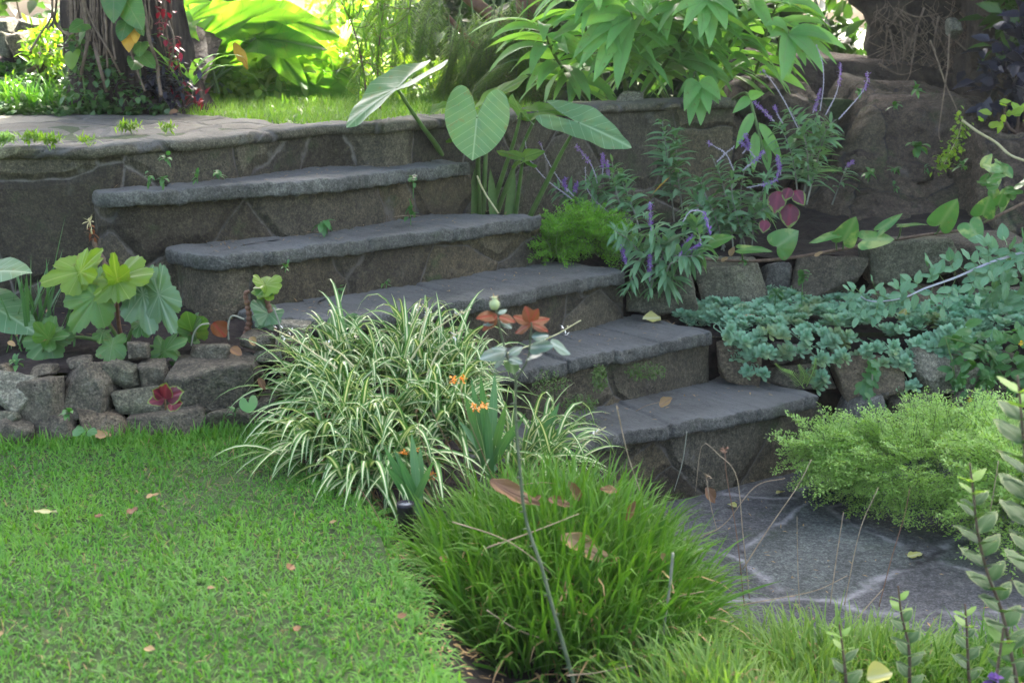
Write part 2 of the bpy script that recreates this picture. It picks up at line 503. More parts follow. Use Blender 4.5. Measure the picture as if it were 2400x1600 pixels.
# ================================================================== the setting
def curve2(pts, n=60): return smooth(np.array(pts), n)
NB = np.array([-.55, .83])                                  # the way the stairs climb
ZS = [0, .29, .49, .69, .88, 1.07]
STEP_PX = {1: [(1100, 1066), (1200, 1056), (1353, 1030), (1785, 955), (1927, 922)],
           2: [(1050, 890), (1160, 872), (1353, 840), (1583, 796), (1682, 775)],
           3: [(547, 731), (600, 739), (660, 745), (735, 747), (849, 736), (1109, 700), (1311, 664), (1481, 630)],
           4: [(377, 574), (408, 588), (474, 598), (560, 594), (689, 580), (900, 555), (1288, 506)],
           5: [(204, 447), (240, 451), (300, 450), (400, 444), (510, 437), (782, 418), (930, 400), (1121, 378)]}
STEP = {k: curve2([P(x, y, ZS[k])[:2] for x, y in v], 90) for k, v in STEP_PX.items()}
def offs(c, d):                                             # shift a plan curve to its uphill side
    t = nrm(np.gradient(c, axis=0)); n = np.stack([-t[:, 1], t[:, 0]], 1)
    return c + n * d
def prism(mb, outline, z0, z1, rows=10, jit=.006, top=True):
    o = np.asarray(outline); n = len(o)
    zz = np.linspace(z0, z1, rows)
    V = []
    for z in zz:
        for p in o:
            j = fbm((p[0], p[1], z), 7, 4) * jit * 2
            V.append((p[0] + NB[0] * j * 1.0, p[1] + NB[1] * j, z))
    Q = [(r * n + i, r * n + (i + 1) % n, (r + 1) * n + (i + 1) % n, (r + 1) * n + i) for r in range(rows - 1) for i in range(n)]
    mb.add(V, Q)
    return mb

stairs = thing('stone_staircase', 'dark weathered stone staircase with five overhanging treads climbing to the terrace', 'stairs', tuple(P(1100, 760, .3)))
for k in range(1, 6):
    c = STEP[k]
    r = offs(c, .04)
    dep = .75
    back = r[::-6] + NB * dep
    mb = MB(); prism(mb, np.vstack([r, back]), -.08, ZS[k] - .03, rows=14)
    part(mb, 'riser', M['riser'], stairs)
    # tread: a slab with a worn rounded nose
    n = 260
    cc = curve2(c[::3], n); t = nrm(np.gradient(cc, axis=0)); nn = np.stack([-t[:, 1], t[:, 0]], 1)
    prof = [(.12, -.050), (.008, -.050), (.001, -.045), (.0, -.03), (.0, -.012), (.003, -.003), (.010, 0), (.06, .001), (.11, .0), (.17, -.001), (.24, 0), (.31, .001), (.40, 0)]
    s = np.linspace(0, 1, n)
    tap = np.ones(n)
    if k in (4, 5): tap = np.where(s > .8, 1 - (s - .8) / .2 * (.72 if k == 4 else .5), 1)
    js = np.cumsum(RNG.uniform(.14, .3, 9))                # joints between the slabs of one step
    V = []
    for i in range(n):
        off = 0
        for jx in js: off = max(off, .010 * math.exp(-((s[i] - jx) * 210) ** 2))
        slab = int(np.searchsorted(js, s[i]))
        rs = np.random.default_rng(k * 50 + slab)
        so, sz = rs.normal(0, .004), rs.normal(0, .002)
        end = min(1, s[i] * 22) if k >= 3 else 1
        for (o, z) in prof:
            q = cc[i] + nn[i] * (o * (tap[i] if o > .05 else 1) + off * (o < .05) + so * (o < .05) + .02 * (1 - end) * (o < .05))
            w = fbm((q[0], q[1], z * 2 + k), 6, 4) * .009 + fbm((q[0], q[1], z + k), 24, 4) * .0055
            nose = 1.0 if o < .1 else .35
            V.append((q[0] + nn[i, 0] * w * nose, q[1] + nn[i, 1] * w * nose, ZS[k] + z * (1 if z > -.02 else .85 + .15 * end) + sz - off * .6 + fbm((q[0], q[1], 3 + k), 9, 3) * .007 + fbm((q[0], q[1], 8 + k), 32, 3) * .005))
    m_ = len(prof)
    Q = [(i * m_ + j, i * m_ + j + 1, (i + 1) * m_ + j + 1, (i + 1) * m_ + j) for i in range(n - 1) for j in range(m_ - 1)]
    Q = [q[::-1] for q in Q]
    T = []
    for e in (0, (n - 1) * m_):
        for j in range(1, m_ - 1): T.append((e, e + j, e + j + 1))
    mb = MB(); mb.add(V, Q, T)
    part(mb, 'tread', M['tread'], stairs)

# the terrace wall, one curve from left of the stairs round to the rock on the right
z6 = lambda px: 1.20 + px / 1031 * .035
WALL_PX = [(-420, 352), (-150, 349), (0, 347), (272, 340), (510, 321), (748, 296), (919, 289), (1031, 277), (1120, 270), (1400, 247), (1560, 238), (1725, 232)]
WALL3 = smooth(np.array([P(x, y, z6(x)) for x, y in WALL_PX]), 140)
WALL2 = WALL3[:, :2]
wall = thing('retaining_wall', 'long curved mortared stone wall holding up the terrace behind the stairs', 'wall', tuple(WALL3[20]))
mb = MB()
o = offs(WALL2, .02); bk = offs(WALL2, .30)[::-4]
outl = np.vstack([o, bk]); zt = np.r_[WALL3[:, 2], WALL3[::-4, 2]] - .028
n = len(outl); rows = 22
V = []
for r_ in range(rows):
    f = r_ / (rows - 1)
    for i, p in enumerate(outl):
        z = -.05 + (zt[i] + .05) * f
        tt = fbm((p[0], p[1], z), 3.2, 4) * .012
        V.append((p[0] + tt * .4, p[1] + tt - (1 - f) * .0, z))
Q = [(r_ * n + i, r_ * n + (i + 1) % n, (r_ + 1) * n + (i + 1) % n, (r_ + 1) * n + i) for r_ in range(rows - 1) for i in range(n)]
mb.add(V, Q); part(mb, 'wall_face', M['wall'], wall)
cw = smooth(WALL3, 260); t = nrm(np.gradient(cw[:, :2], axis=0)); nn = np.stack([-t[:, 1], t[:, 0]], 1)
prof = [(.10, -.04), (.006, -.038), (-.004, -.026), (-.004, -.012), (.004, -.002), (.02, .003), (.07, .004), (.13, .003), (.2, -.004), (.2, -.04)]
V = []
for i in range(len(cw)):
    for (o_, z) in prof:
        q = cw[i, :2] + nn[i] * o_
        w = fbm((q[0], q[1], z), 5, 4) * .016 * (1 if o_ < .1 else .3)
        V.append((q[0] + nn[i, 0] * w, q[1] + nn[i, 1] * w, cw[i, 2] + z + fbm((q[0], q[1], 5), 6, 4) * .010))
m_ = len(prof)
Q = [(i * m_ + j, (i + 1) * m_ + j, (i + 1) * m_ + j + 1, i * m_ + j + 1) for i in range(len(cw) - 1) for j in range(m_ - 1)]
mb = MB(); mb.add(V, Q); part(mb, 'coping', M['coping'], wall)

def loft(A, B, rows, zfun=None, rough=0.0, fs=4.0, bulge=0.0):
    A, B = np.asarray(A, float), np.asarray(B, float)
    n = len(A); V = []
    for r_ in range(rows):
        f = r_ / (rows - 1)
        for i in range(n):
            p = A[i] * (1 - f) + B[i] * f
            z = p[2] + (fbm((p[0], p[1], 2.0), fs, 4) * rough if rough else 0) + bulge * math.sin(math.pi * f)
            if zfun: z = zfun(p[0], p[1], z)
            V.append((p[0], p[1], z))
    Q = [(r_ * n + i, r_ * n + i + 1, (r_ + 1) * n + i + 1, (r_ + 1) * n + i) for r_ in range(rows - 1) for i in range(n - 1)]
    return V, Q
def sheet(name, A, B, rows, mat, **k):
    mb = MB(); mb.add(*loft(A, B, rows, **k)); return structure(mb.build(name, mat))
def grid(name, x0, x1, y0, y1, nx, ny, zf, mat):
    xs, ys = np.linspace(x0, x1, nx), np.linspace(y0, y1, ny)
    V = [(x, y, zf(x, y)) for y in ys for x in xs]
    Q = [(j * nx + i, j * nx + i + 1, (j + 1) * nx + i + 1, (j + 1) * nx + i) for j in range(ny - 1) for i in range(nx - 1)]
    mb = MB(); mb.add(V, Q); return structure(mb.build(name, mat))

# ground to the horizon, then the levels that lie on it
mb = MB(); mb.add([(-600, -600, -.5), (600, -600, -.5), (600, 900, -.5), (-600, 900, -.5)], [(0, 1, 2, 3)])
structure(mb.build('ground', M['turf']))
LAWN_EDGE_PX = [(1040, 1900), (1000, 1600), (940, 1400), (905, 1300), (872, 1225), (800, 1160), (700, 1105), (640, 1060), (600, 1006)]
LAWN_EDGE = smooth(np.array([P(x, y, .47)[:2] for x, y in LAWN_EDGE_PX]), 60)
def xb(y): return float(np.interp(y, LAWN_EDGE[:, 1], LAWN_EDGE[:, 0]))
def sstep(a, b, x):
    t = min(1, max(0, (x - a) / (b - a))); return t * t * (3 - 2 * t)
def lawn_z(x, y): return .47 + fbm((x, y, 0), 1.3, 3) * .02
def bed_z(x, y):
    s = x - xb(y)
    z = .45 - .16 * sstep(0, .22, s) - .32 * sstep(.55, .95, s) + fbm((x, y, 1), 7, 3) * .012
    lowz = -.03 + .20 * sstep(3.45, 2.9, y)
    return max(z, lowz + fbm((x, y, 4), 5, 3) * .012)
Lr = np.c_[LAWN_EDGE, np.full(60, .47)]
Ll = Lr.copy(); Ll[:, 0] = -3.4; Ll[:, 1] = np.linspace(LAWN_EDGE[0, 1], 4.2, 60); Lr[-1, 1] = 4.1
sheet('lawn', Ll, Lr, 40, M['turf'], zfun=lambda x, y, z: lawn_z(x, y))
grid('flower_bed', -1.0, 3.2, 1.0, 4.75, 90, 80, lambda x, y: bed_z(x, y) if x > xb(y) - .06 else .40, M['soil'])
grid('paving', .25, 4.0, 3.1, 5.5, 60, 40, lambda x, y: fbm((x, y, 9), 2.5, 4) * .008, M['paving'])
# bed between the low rock wall and the terrace wall on the left
A = np.array([(-3.2, 3.68, .60), (-1.4, 3.74, .62), (-.8, 3.86, .64), (-.35, 4.1, .56)]); B = np.array([(-3.2, 4.9, .68), (-1.4, 4.7, .68), (-.8, 4.6, .68), (-.2, 4.6, .55)])
sheet('rock_bed', smooth(A, 50), smooth(B, 50), 24, M['soil'], rough=.03, fs=8)
A2 = smooth(A + np.array([0, .0, 0]), 50); B2 = A2.copy(); B2[:, 2] = .3; B2[:, 1] -= .02
sheet('rock_bed', A2, B2, 10, M['soil'], rough=.0)
# sage bed above the upper rocks on the right, and the stonecrop ledge between the two courses
A = smooth(np.array([(-.3, 5.35, .68), (.40, 5.2, .68), (.75, 5.42, .67), (1.4, 5.6, .66), (3.2, 5.7, .66)]), 50)
B = smooth(np.array([(-.3, 5.9, .70), (.38, 6.3, .70), (1.0, 6.6, .72), (1.6, 6.8, .8), (3.4, 6.9, .9)]), 50)
sheet('sage_bed', A, B, 24, M['soil'], rough=.03, fs=7)
A = smooth(np.array([(.5, 5.05, .44), (.82, 5.04, .45), (1.4, 5.05, .46), (3.0, 5.0, .46)]), 50)
B = smooth(np.array([(.45, 5.6, .50), (.82, 5.68, .50), (1.4, 5.75, .5), (3.0, 5.8, .52)]), 50)
sheet('rock_ledge', A, B, 20, M['soil'], rough=.02, fs=8)
for a, z0, z1, dy in ((A, -.05, .44, .0), (smooth(np.array([(.40, 5.25, .6), (.75, 5.5, .6), (1.4, 5.68, .6), (3.2, 5.78, .6)]), 50), .4, .66, 0)):
    lo = a.copy(); hi = a.copy(); lo[:, 2] = z0; hi[:, 2] = z1
    sheet('rock_bed', lo, hi, 8, M['soil'])
# terrace: lawn and the stone path along its edge
E1 = np.c_[offs(WALL2, .12), WALL3[:, 2] - .012]
E1 = np.vstack([[-7, 5.0, 1.19], E1, [2.2, 8.2, .9], [9, 9.5, .9]])
E2 = E1.copy(); E2[:, 1] = 18; E2[:, 0] = np.linspace(-22, 22, len(E1)); E2[:, 2] = 1.2
sheet('upper_lawn', E1, E2, 60, M['turf'], zfun=lambda x, y, z: max(-.42, z - max(0, y - 6.9) * .45) + fbm((x, y, 3), 1.5, 3) * .012)
pth = np.array([P(x, y, 1.222) for x, y in [(760, 295), (690, 291), (600, 281), (500, 272), (430, 266), (360, 262), (250, 262), (100, 263), (-200, 266), (-420, 268)]])
front = np.c_[offs(WALL2, .06), WALL3[:, 2] - .012][::-1]
i0 = int(np.argmin(abs(front[:, 0] - pth[0, 0])))
sheet('terrace_path', smooth(front[i0:], 60), smooth(pth, 60), 14, M['coping'], rough=.012, fs=7)

# ------------------------------------------------------------------ rocks
def ico(sub):
    import bmesh
    bm = bmesh.new(); bmesh.ops.create_icosphere(bm, subdivisions=sub, radius=1)
    v = np.array([x.co[:] for x in bm.verts]); f = np.array([[q.index for q in x.verts] for x in bm.faces]); bm.free()
    return v, f
ICO4 = ico(4); ICO5 = ico(5)
def rock(box, y, label, mat='rock', seed=0, name='rock', group=None, cuts=5, depth=None, tilt=0.0, cat='rock', soft=.02, fine=False, stru=False):
    r_ = np.random.default_rng(seed + 11)
    x0, y0, x1, y1 = box
    a = D(x0, y1, y); b = D(x1, y0, y)
    c = (a + b) / 2
    sx, sz = (b[0] - a[0]) / 2, (b[2] - a[2]) / 2
    sy = depth / 2 if depth else np.clip((sx + sz) * .5, .04, .22)
    v, f = ICO5 if fine or sx > .07 else ICO4
    pl = [((0, -1, .12), .8), ((0, 0, 1), .82), ((1, 0, .05), .9), ((-1, 0, .05), .9), ((0, 0, -1), .85), ((0, 1, 0), .9)]
    ns = [nrm(np.array(n) + r_.normal(size=3) * .22) for n, _ in pl] + [nrm(r_.normal(size=3) * [1, .8, 1]) for _ in range(cuts)]
    ds = [q * r_.uniform(.9, 1.1) for _, q in pl] + [r_.uniform(.8, 1.08) for _ in range(cuts)]
    h = np.maximum(0, v @ np.array(ns).T) / np.array(ds)
    v = v / ((h ** 36).sum(1) ** (1 / 36))[:, None]
    v = (v - (v.max(0) + v.min(0)) / 2) / ((v.max(0) - v.min(0)) / 2) * np.array([sx, sy, sz]) * 1.05
    o = r_.random(3) * 40; k = 1.5 / max(sx, sz)
    nv = np.linalg.norm(v, axis=1) + 1e-6; ms = min(sx, sz)
    dsp = np.array([fbm(p + o, k, 4) * soft * 3.2 * ms + abs(fbm(p + o, k * 3, 4)) * -soft * 3 * ms + fbm(p + o, k * 9, 3) * soft * .9 * ms for p in v])
    v = v * (1 + dsp / nv)[:, None]
    ct, st = math.cos(tilt), math.sin(tilt)
    v = np.stack([v[:, 0] * ct - v[:, 2] * st, v[:, 1], v[:, 0] * st + v[:, 2] * ct], 1)
    mb = MB(); mb.add(v + c, None, f)
    ob = mb.build(name, M[mat], origin=c)
    if stru: return structure(ob)
    return tag(ob, label, cat, group)

GL = 'stones of the low dry wall by the lawn'
LEFT_ROCKS = [
    ((-4, 864, 106, 966), 'pale grey stone with jagged top resting at the near end of the dry wall', 'rock_pale'),
    ((48, 878, 150, 992), 'dark slanting stone tucked between the pale jagged stone and the round one', 'rock'),
    ((144, 842, 270, 968), 'large rounded dark stone facing the lawn below the big begonia', 'rock'),
    ((252, 843, 331, 930), 'greenish grey wedge of stone beside the large rounded one', 'rock_green'),
    ((322, 847, 404, 910), 'mid sized stone under the drooping lobed begonia leaf', 'rock'),
    ((272, 904, 378, 970), 'greenish stone below the wedge and left of the red and green coleus', 'rock_green'),
    ((396, 842, 600, 957), 'largest dark boulder of the low wall, behind the little coleus', 'rock'),
    ((502, 832, 620, 911), 'flat angular stone leaning on top of the largest dark boulder', 'rock'),
    ((446, 801, 542, 848), 'flat dark stone beneath the curled orange dead leaf', 'rock'),
    ((568, 778, 650, 829), 'dark angular stone at the foot of the brown begonia stump', 'rock'),
    ((594, 806, 668, 842), 'thin greenish slab lying under the stump stone', 'rock_green'),
    ((656, 750, 732, 804), 'pale grey block lying on top at the stair end of the low wall', 'rock_pale'),
    ((620, 794, 756, 926), 'big smooth dark stone below the pale grey block', 'rock'),
    ((-6, 980, 84, 1056), 'dark bottom stone at the near end, sunk in the grass', 'rock'),
    ((88, 964, 180, 1046), 'dark rounded bottom stone under the slanting one', 'rock'),
    ((188, 952, 304, 1032), 'brown bottom stone below the large rounded stone', 'rock_brown'),
    ((292, 948, 482, 1022), 'long low bottom stone beneath the little coleus', 'rock'),
    ((478, 950, 626, 1026), 'dark bottom stone behind the round green seedling leaf', 'rock'),
    ((592, 910, 660, 990), 'narrow stone half hidden by the tips of the striped plant', 'rock'),
    ((80, 854, 128, 884), 'small dark stone on top beside the pale jagged one', 'rock'),
    ((158, 835, 218, 858), 'small flat stone on the soil above the large rounded stone', 'rock'),
    ((3, 960, 52, 990), 'small wedge stone below the pale jagged one', 'rock_green'),
    ((-6, 850, 38, 884), 'small rounded brown stone on the soil edge', 'rock_brown'),
    ((300, 797, 350, 846), 'round dark stone under the begonia stems', 'rock'),
    ((503, 834, 546, 858), 'thin pale sliver of stone under the brown withered flower', 'rock_pale'),
]
for i, (bx, lab, mt) in enumerate(LEFT_ROCKS):
    cx, cyy = (bx[0] + bx[2]) / 2, (bx[1] + bx[3]) / 2
    yy = 3.60 + .15 * cx / 600 + max(0, 1010 - cyy) / 170 * .13 + (.18 if bx[0] > 610 else 0)
    rock(bx, yy, lab, mt, seed=i * 3 + 1, group=GL)
GLO = 'stones of the lower course below the stonecrop'
GUP = 'stones of the upper course below the sage bed'
LOW_ROCKS = [
    ((1674, 800, 1778, 896), 4.98, 'brownish rounded stone standing on the second tread under the hanging stonecrop', 'rock_brown'),
    ((1808, 798, 1880, 850), 5.0, 'smooth bluish stone poking out between the hanging stonecrop rosettes', 'rock_blue'),
    ((1872, 818, 1910, 856), 5.02, 'small dark stone wedged beside the smooth bluish one', 'rock'),
    ((1792, 848, 1948, 906), 5.0, 'flat dark stone behind the small fern', 'rock'),
    ((1943, 832, 2106, 930), 4.92, 'oval brown stone with pale streaks beneath the overhanging rosettes', 'rock_brown'),
    ((2104, 810, 2300, 918), 4.95, 'large pale grey boulder beside the trailing yellow flowered weed', 'rock_pale'),
    ((1928, 914, 2074, 1040), 4.86, 'square dark block at the end of the lowest tread', 'rock_blue'),
    ((2074, 912, 2186, 1000), 4.86, 'dark block behind the tips of the feathery green shrub', 'rock'),
    ((2214, 904, 2374, 980), 4.86, 'wide dark stone in shade below the large pale grey boulder', 'rock'),
    ((2056, 910, 2082, 936), 4.84, 'tiny stone wedged under the oval brown one', 'rock'),
    ((1896, 955, 1934, 1060), 4.88, 'narrow upright stone closing the end of the lowest riser', 'rock'),
    ((2296, 830, 2440, 930), 4.95, 'dark stone almost hidden behind the trailing weed', 'rock'),
    ((1690, 884, 1800, 910), 5.02, 'flat dark stone at the back of the lowest tread', 'rock'),
]
for i, (bx, yy, lab, mt) in enumerate(LOW_ROCKS): rock(bx, yy, lab, mt, seed=100 + i * 3, group=GLO)
UP_ROCKS = [
    ((1466, 604, 1630, 742), 5.24, 'big squared dark block at the end of the third tread under the sage', 'rock_green'),
    ((1622, 610, 1796, 702), 5.42, 'broad flat topped grey stone right of the squared block', 'rock_green'),
    ((1778, 610, 1848, 698), 5.52, 'upright bluish stone between the flat topped one and the dark brown one', 'rock_blue'),
    ((1836, 592, 2022, 714), 5.52, 'broad dark brown stone with soil on top, under the vine', 'rock'),
    ((2008, 548, 2240, 666), 5.56, 'huge sloping slab with a pale ridge along its upper edge', 'rock_green'),
    ((2212, 552, 2440, 672), 5.62, 'big dark stone behind the thorny bramble cane', 'rock'),
    ((1710, 686, 1788, 728), 5.4, 'small blue grey stone with a chipped top under the flat topped one', 'rock_blue'),
    ((1774, 698, 1854, 744), 5.42, 'small brown stone behind the little seedling', 'rock_brown'),
    ((1900, 676, 2030, 756), 5.44, 'triangular brown stone above the stonecrop mat', 'rock_brown'),
    ((2022, 660, 2240, 756), 5.5, 'long brown stone under the huge sloping slab', 'rock_brown'),
    ((1574, 694, 1636, 748), 5.36, 'small dark stone in the corner beside the squared block', 'rock'),
    ((1648, 698, 1718, 742), 5.46, 'dark stone in the gap under the flat topped one', 'rock'),
    ((2225, 665, 2440, 740), 5.55, 'low dark stone behind the bramble leaves', 'rock'),
]
for i, (bx, yy, lab, mt) in enumerate(UP_ROCKS): rock(bx, yy, lab, mt, seed=200 + i * 3, group=GUP)
GB = 'boulders of the rock face'
BOULD = [
    ((1900, 190, 2310, 420), 7.1, 'big brown boulder high in the rock face below the bare roots', 'rock_face', 1.2),
    ((1860, 330, 2140, 470), 6.85, 'low brown boulder with weeds along its foot behind the tall sage', 'rock_face', .8),
    ((2195, 300, 2560, 540), 6.55, 'large sloping boulder with a sharp edge at the end of the rock face', 'rock_face', 1.2),
    ((2090, 330, 2290, 520), 6.75, 'sloping brown boulder behind the yellowing trailing plant', 'rock_face', .7),
    ((1840, 400, 2280, 640), 6.6, 'wide dark boulder at the foot of the rock face above the vine', 'rock_face', .9),
    ((1610, 225, 1760, 470), 6.75, 'upright block in the terrace wall behind the sage', 'rock_face', .5),
    ((1690, 180, 1970, 450), 6.95, 'shaded boulder behind the purple flower spikes', 'rock_face', .9),
    ((1560, 420, 1900, 600), 6.75, 'shaded rock behind the sage stems', 'rock_face', .7),
]
for i, (bx, yy, lab, mt, dp) in enumerate(BOULD): rock(bx, yy, lab, mt, seed=300 + i * 3, group=GB, depth=dp, name='boulder', cuts=10, fine=True, soft=.055, cat='boulder')
rock((1900, -800, 3300, 470), 8.1, '', 'bank', seed=402, name='earth_bank', depth=1.8, cuts=5, fine=True, soft=.05, stru=True)
rock((1640, 120, 2900, 560), 7.9, '', 'bank', seed=407, name='earth_bank', depth=1.2, cuts=5, fine=True, soft=.05, stru=True)
rock((2500, -500, 3600, 600), 8.6, '', 'bank', seed=405, name='earth_bank', depth=2.2, cuts=5, fine=True, soft=.05, stru=True)

# ================================================================== leaf materials
M['leaf_tree'] = leafmat('tree leaf', (.03, .07, .018), (.06, .12, .025), .3)
M['leaf_fern'] = leafmat('feathery leaf', (.07, .15, .035), (.13, .22, .05), .5, var=.2, spec=.1, rough=.6)
M['leaf_banana'] = leafmat('banana leaf', (.19, .29, .09), (.26, .35, .13), .62, vein='mid', var=.15, spec=.2, tcol=(1.5, 1.45, .8))
M['leaf_ear'] = leafmat('big ear leaf', (.08, .19, .03), (.12, .24, .04), .62, vein='pinnate', vcol=(.05, .13, .02), rough=.55, spec=.2, spots=.55)  # dark vein colour stands for the veins' shadow against the backlight
M['leaf_sunny'] = leafmat('sunlit shrub leaf', (.14, .25, .035), (.22, .30, .05), .55)
M['leaf_ginger'] = leafmat('ginger leaf', (.15, .31, .11), (.23, .42, .155), .42, vein='mid', vcol=(.20, .35, .13), rough=.5, spec=.22, var=.2, spots=.55)
M['leaf_dark'] = leafmat('dark shrub leaf', (.018, .045, .016), (.035, .075, .022), .25)
M['leaf_purple'] = leafmat('dark purple leaf', (.016, .017, .028), (.035, .036, .05), .15, rough=.35, tcol=(1, 1, 1.1))
M['leaf_ground'] = leafmat('ground cover leaf', (.04, .10, .03), (.09, .16, .05), .3)
M['leaf_grass'] = leafmat('grass blade', (.055, .165, .026), (.145, .285, .05), .36, hue2=(.10, .235, .05), nscale=3.0, rough=.5, var=.15, spec=.2)
M['leaf_grass_hi'] = leafmat('upper grass blade', (.10, .20, .03), (.17, .27, .05), .45)
M['leaf_vine'] = leafmat('climbing vine leaf', (.04, .12, .03), (.075, .16, .04), .35, vein='pinnate', vcol=(.12, .2, .07), rough=.3, spots=.55)
M['leaf_yellow'] = leafmat('yellow leaf', (.50, .30, .03), (.55, .36, .05), .4, tcol=(1.2, 1.1, .5))
M['leaf_red'] = leafmat('red leaf', (.15, .008, .02), (.24, .012, .035), .35, tcol=(1.2, .6, .6))
M['stem_green'] = plainmat('green stem', (.07, .14, .03), (.12, .20, .05), 20, .5, .2)
M['stem_brown'] = plainmat('brown stem', (.07, .045, .028), (.14, .10, .065), 40, .8, .5)
M['stem_red'] = plainmat('reddish stem', (.11, .055, .03), (.17, .09, .05), 30, .6, .3)
M['petal_orange'] = leafmat('orange petal', (.75, .25, .03), (.85, .36, .05), .3, tcol=(1, 1, .8))
M['petal_yellow'] = leafmat('yellow petal', (.75, .50, .02), (.85, .6, .03), .3, tcol=(1, 1, .8))

def rdir(n, up=.3, spread=1.0):
    d = RNG.normal(size=(n, 3)) * spread
    d[:, 2] += up
    return nrm(d)
def ell(n, c, r, shell=.5):
    d = nrm(RNG.normal(size=(n, 3)))
    k = np.maximum(RNG.random(n), RNG.random(n) * 0 + shell * RNG.random(n)) ** (1 / 2.2)
    return np.asarray(c) + d * k[:, None] * np.asarray(r)
def clumped(n, c, r, nc, cr):
    """points gathered in clumps spread through an ellipsoid"""
    cs = ell(nc, c, r, .7)
    i = RNG.integers(0, nc, n)
    return cs[i] + RNG.normal(size=(n, 3)) * np.asarray(cr), nrm(cs[i] - np.asarray(c)) 
def bush(name, label, cat, c, r, n, L, W, mat, prof='ovate', nc=40, cr=.12, droop=.5, group=None, stemmat='stem_brown', base=None, nst=7, up=.25):
    c = np.asarray(c, float); r = np.asarray(r, float)
    b = np.array([c[0], c[1], c[2] - r[2]]) if base is None else np.asarray(base, float)
    t = thing(name, label, cat, tuple(b), group)
    p, outd = clumped(n, c, r, nc, cr)
    d = nrm(outd * .6 + rdir(n, up))
    mb = MB()
    strips(mb, p, d, RNG.uniform(.7, 1.2, n) * L, RNG.uniform(.8, 1.2, n) * W, droop, prof, 3, roll=RNG.normal(0, .7, n), fold=.3)
    part(mb, 'foliage', M[mat], t)
    mb = MB()
    for i in range(nst):
        e = c + RNG.normal(size=3) * r * .5
        tube(mb, smooth([b + RNG.normal(size=3) * [.05, .05, 0], (b + e) / 2 + RNG.normal(size=3) * .06, e], 8), np.linspace(.012, .004, 8), 5)
    part(mb, 'stems', M[stemmat], t)
    return t

# ================================================================== trees that shade the garden
def crown(mb, c, r, n, L, W, nc=70, cr=.32):
    p, od = clumped(n, c, r, nc, cr)
    strips(mb, p, nrm(od * .5 + rdir(n, .1)), RNG.uniform(.7, 1.3, n) * L, RNG.uniform(.7, 1.2, n) * W, .6, 'ovate', 2, roll=RNG.normal(0, .6, n))
tb = D(300, 232, 6.15)
treeA = thing('old_tree', 'thick fibrous tree trunk hung with lianas at the back of the terrace path', 'tree', tuple(tb))
mb = MB()
pts = smooth([tb + [.04, .05, -.15], tb + [.0, .05, .25], tb + [-.04, .08, .7], tb + [-.1, .1, 1.6], tb + [-.2, .2, 2.6], tb + [-.25, .2, 3.2]], 60)
sides = 64
rad = np.interp(np.linspace(0, 1, 60), [0, .06, .2, .5, 1], [.33, .262, .225, .20, .15])
an = np.linspace(0, 2 * np.pi, sides, endpoint=False)
V = []; 
for i, p in enumerate(pts):
    for a in an:
        fl = 1 + .10 * math.sin(a * 5 + p[2] * .8) * (1.2 - p[2] * .2) + .05 * math.sin(a * 13 + p[2] * 2.2) + fbm((math.cos(a) * 3, math.sin(a) * 3, p[2] * .9), 2.2, 4) * .14 + fbm((math.cos(a) * 9, math.sin(a) * 9, p[2] * 1.3), 2, 3) * .06
        V.append((p[0] + math.cos(a) * rad[i] * fl, p[1] + math.sin(a) * rad[i] * fl, p[2]))
Q = [(i * sides + j, i * sides + (j + 1) % sides, (i + 1) * sides + (j + 1) % sides, (i + 1) * sides + j) for i in range(59) for j in range(sides)]
mb.add(V, Q)
top = pts[-1]
for e in ([-2.2, .3, 1.0], [-1.2, -1.0, 1.1], [.9, -.4, 1.2], [.3, 1.0, 1.4], [-1.4, 1.2, 1.2]):
    tube(mb, smooth([top - [0, 0, .2], top + np.array(e) * .5 + [0, 0, .15], top + np.array(e)], 14), np.linspace(.12, .03, 14), 10)
part(mb, 'trunk', M['bark'], treeA)
mb = MB(); crown(mb, top + np.array([-.3, .2, .9]), (3.2, 1.65, .55), 14000, .28, .15, 320, .26)
part(mb, 'crown', M['leaf_tree'], treeA)
LIA = [[(190, -30), (205, 60), (203, 110), (195, 150), (188, 190)], [(203, 20), (225, 70), (255, 120), (290, 190)], [(242, 0), (248, 60), (252, 160)], [(338, 40), (352, 100), (368, 150), (372, 190), (378, 225)],
       [(122, -20), (120, 40), (95, 80), (72, 118)], [(134, -20), (128, 40), (112, 70)], [(122, 30), (135, 62), (160, 82), (185, 105)], [(268, -20), (262, 70), (270, 140)], [(300, 80), (312, 140), (340, 215)], [(220, 100), (232, 150), (250, 215)], [(395, 50), (408, 100), (395, 165)]]
for i, l in enumerate(LIA):
    mb = MB(); yy = 5.82 if i not in (4, 5, 6) else 5.95
    tube(mb, smooth([D(x, y, yy + .04 * math.sin(j * 2 + i)) for j, (x, y) in enumerate(l)], 24), .0048 + .003 * (i % 3 == 0), 6)
    part(mb, 'liana', M['root'], treeA)
mb = MB()
for i in range(150):                                        # fine strands of the fibrous bark
    a = RNG.uniform(-2.9, -.25); z0 = RNG.uniform(.1, .75); l = RNG.uniform(.2, .5)
    zz = np.linspace(z0 + l, z0, 9); rr = np.interp(zz, [0, .25, .7, 1.6], [.275, .245, .23, .22]) * 1.03
    aa = a + np.cumsum(RNG.normal(0, .02, 9))
    tube(mb, np.stack([tb[0] - .02 + np.cos(aa) * rr, tb[1] + .06 + np.sin(aa) * rr * 1.02, tb[2] + zz], 1), RNG.uniform(.002, .005), 4, cap=False)
part(mb, 'bark_strands', M['root'], treeA)

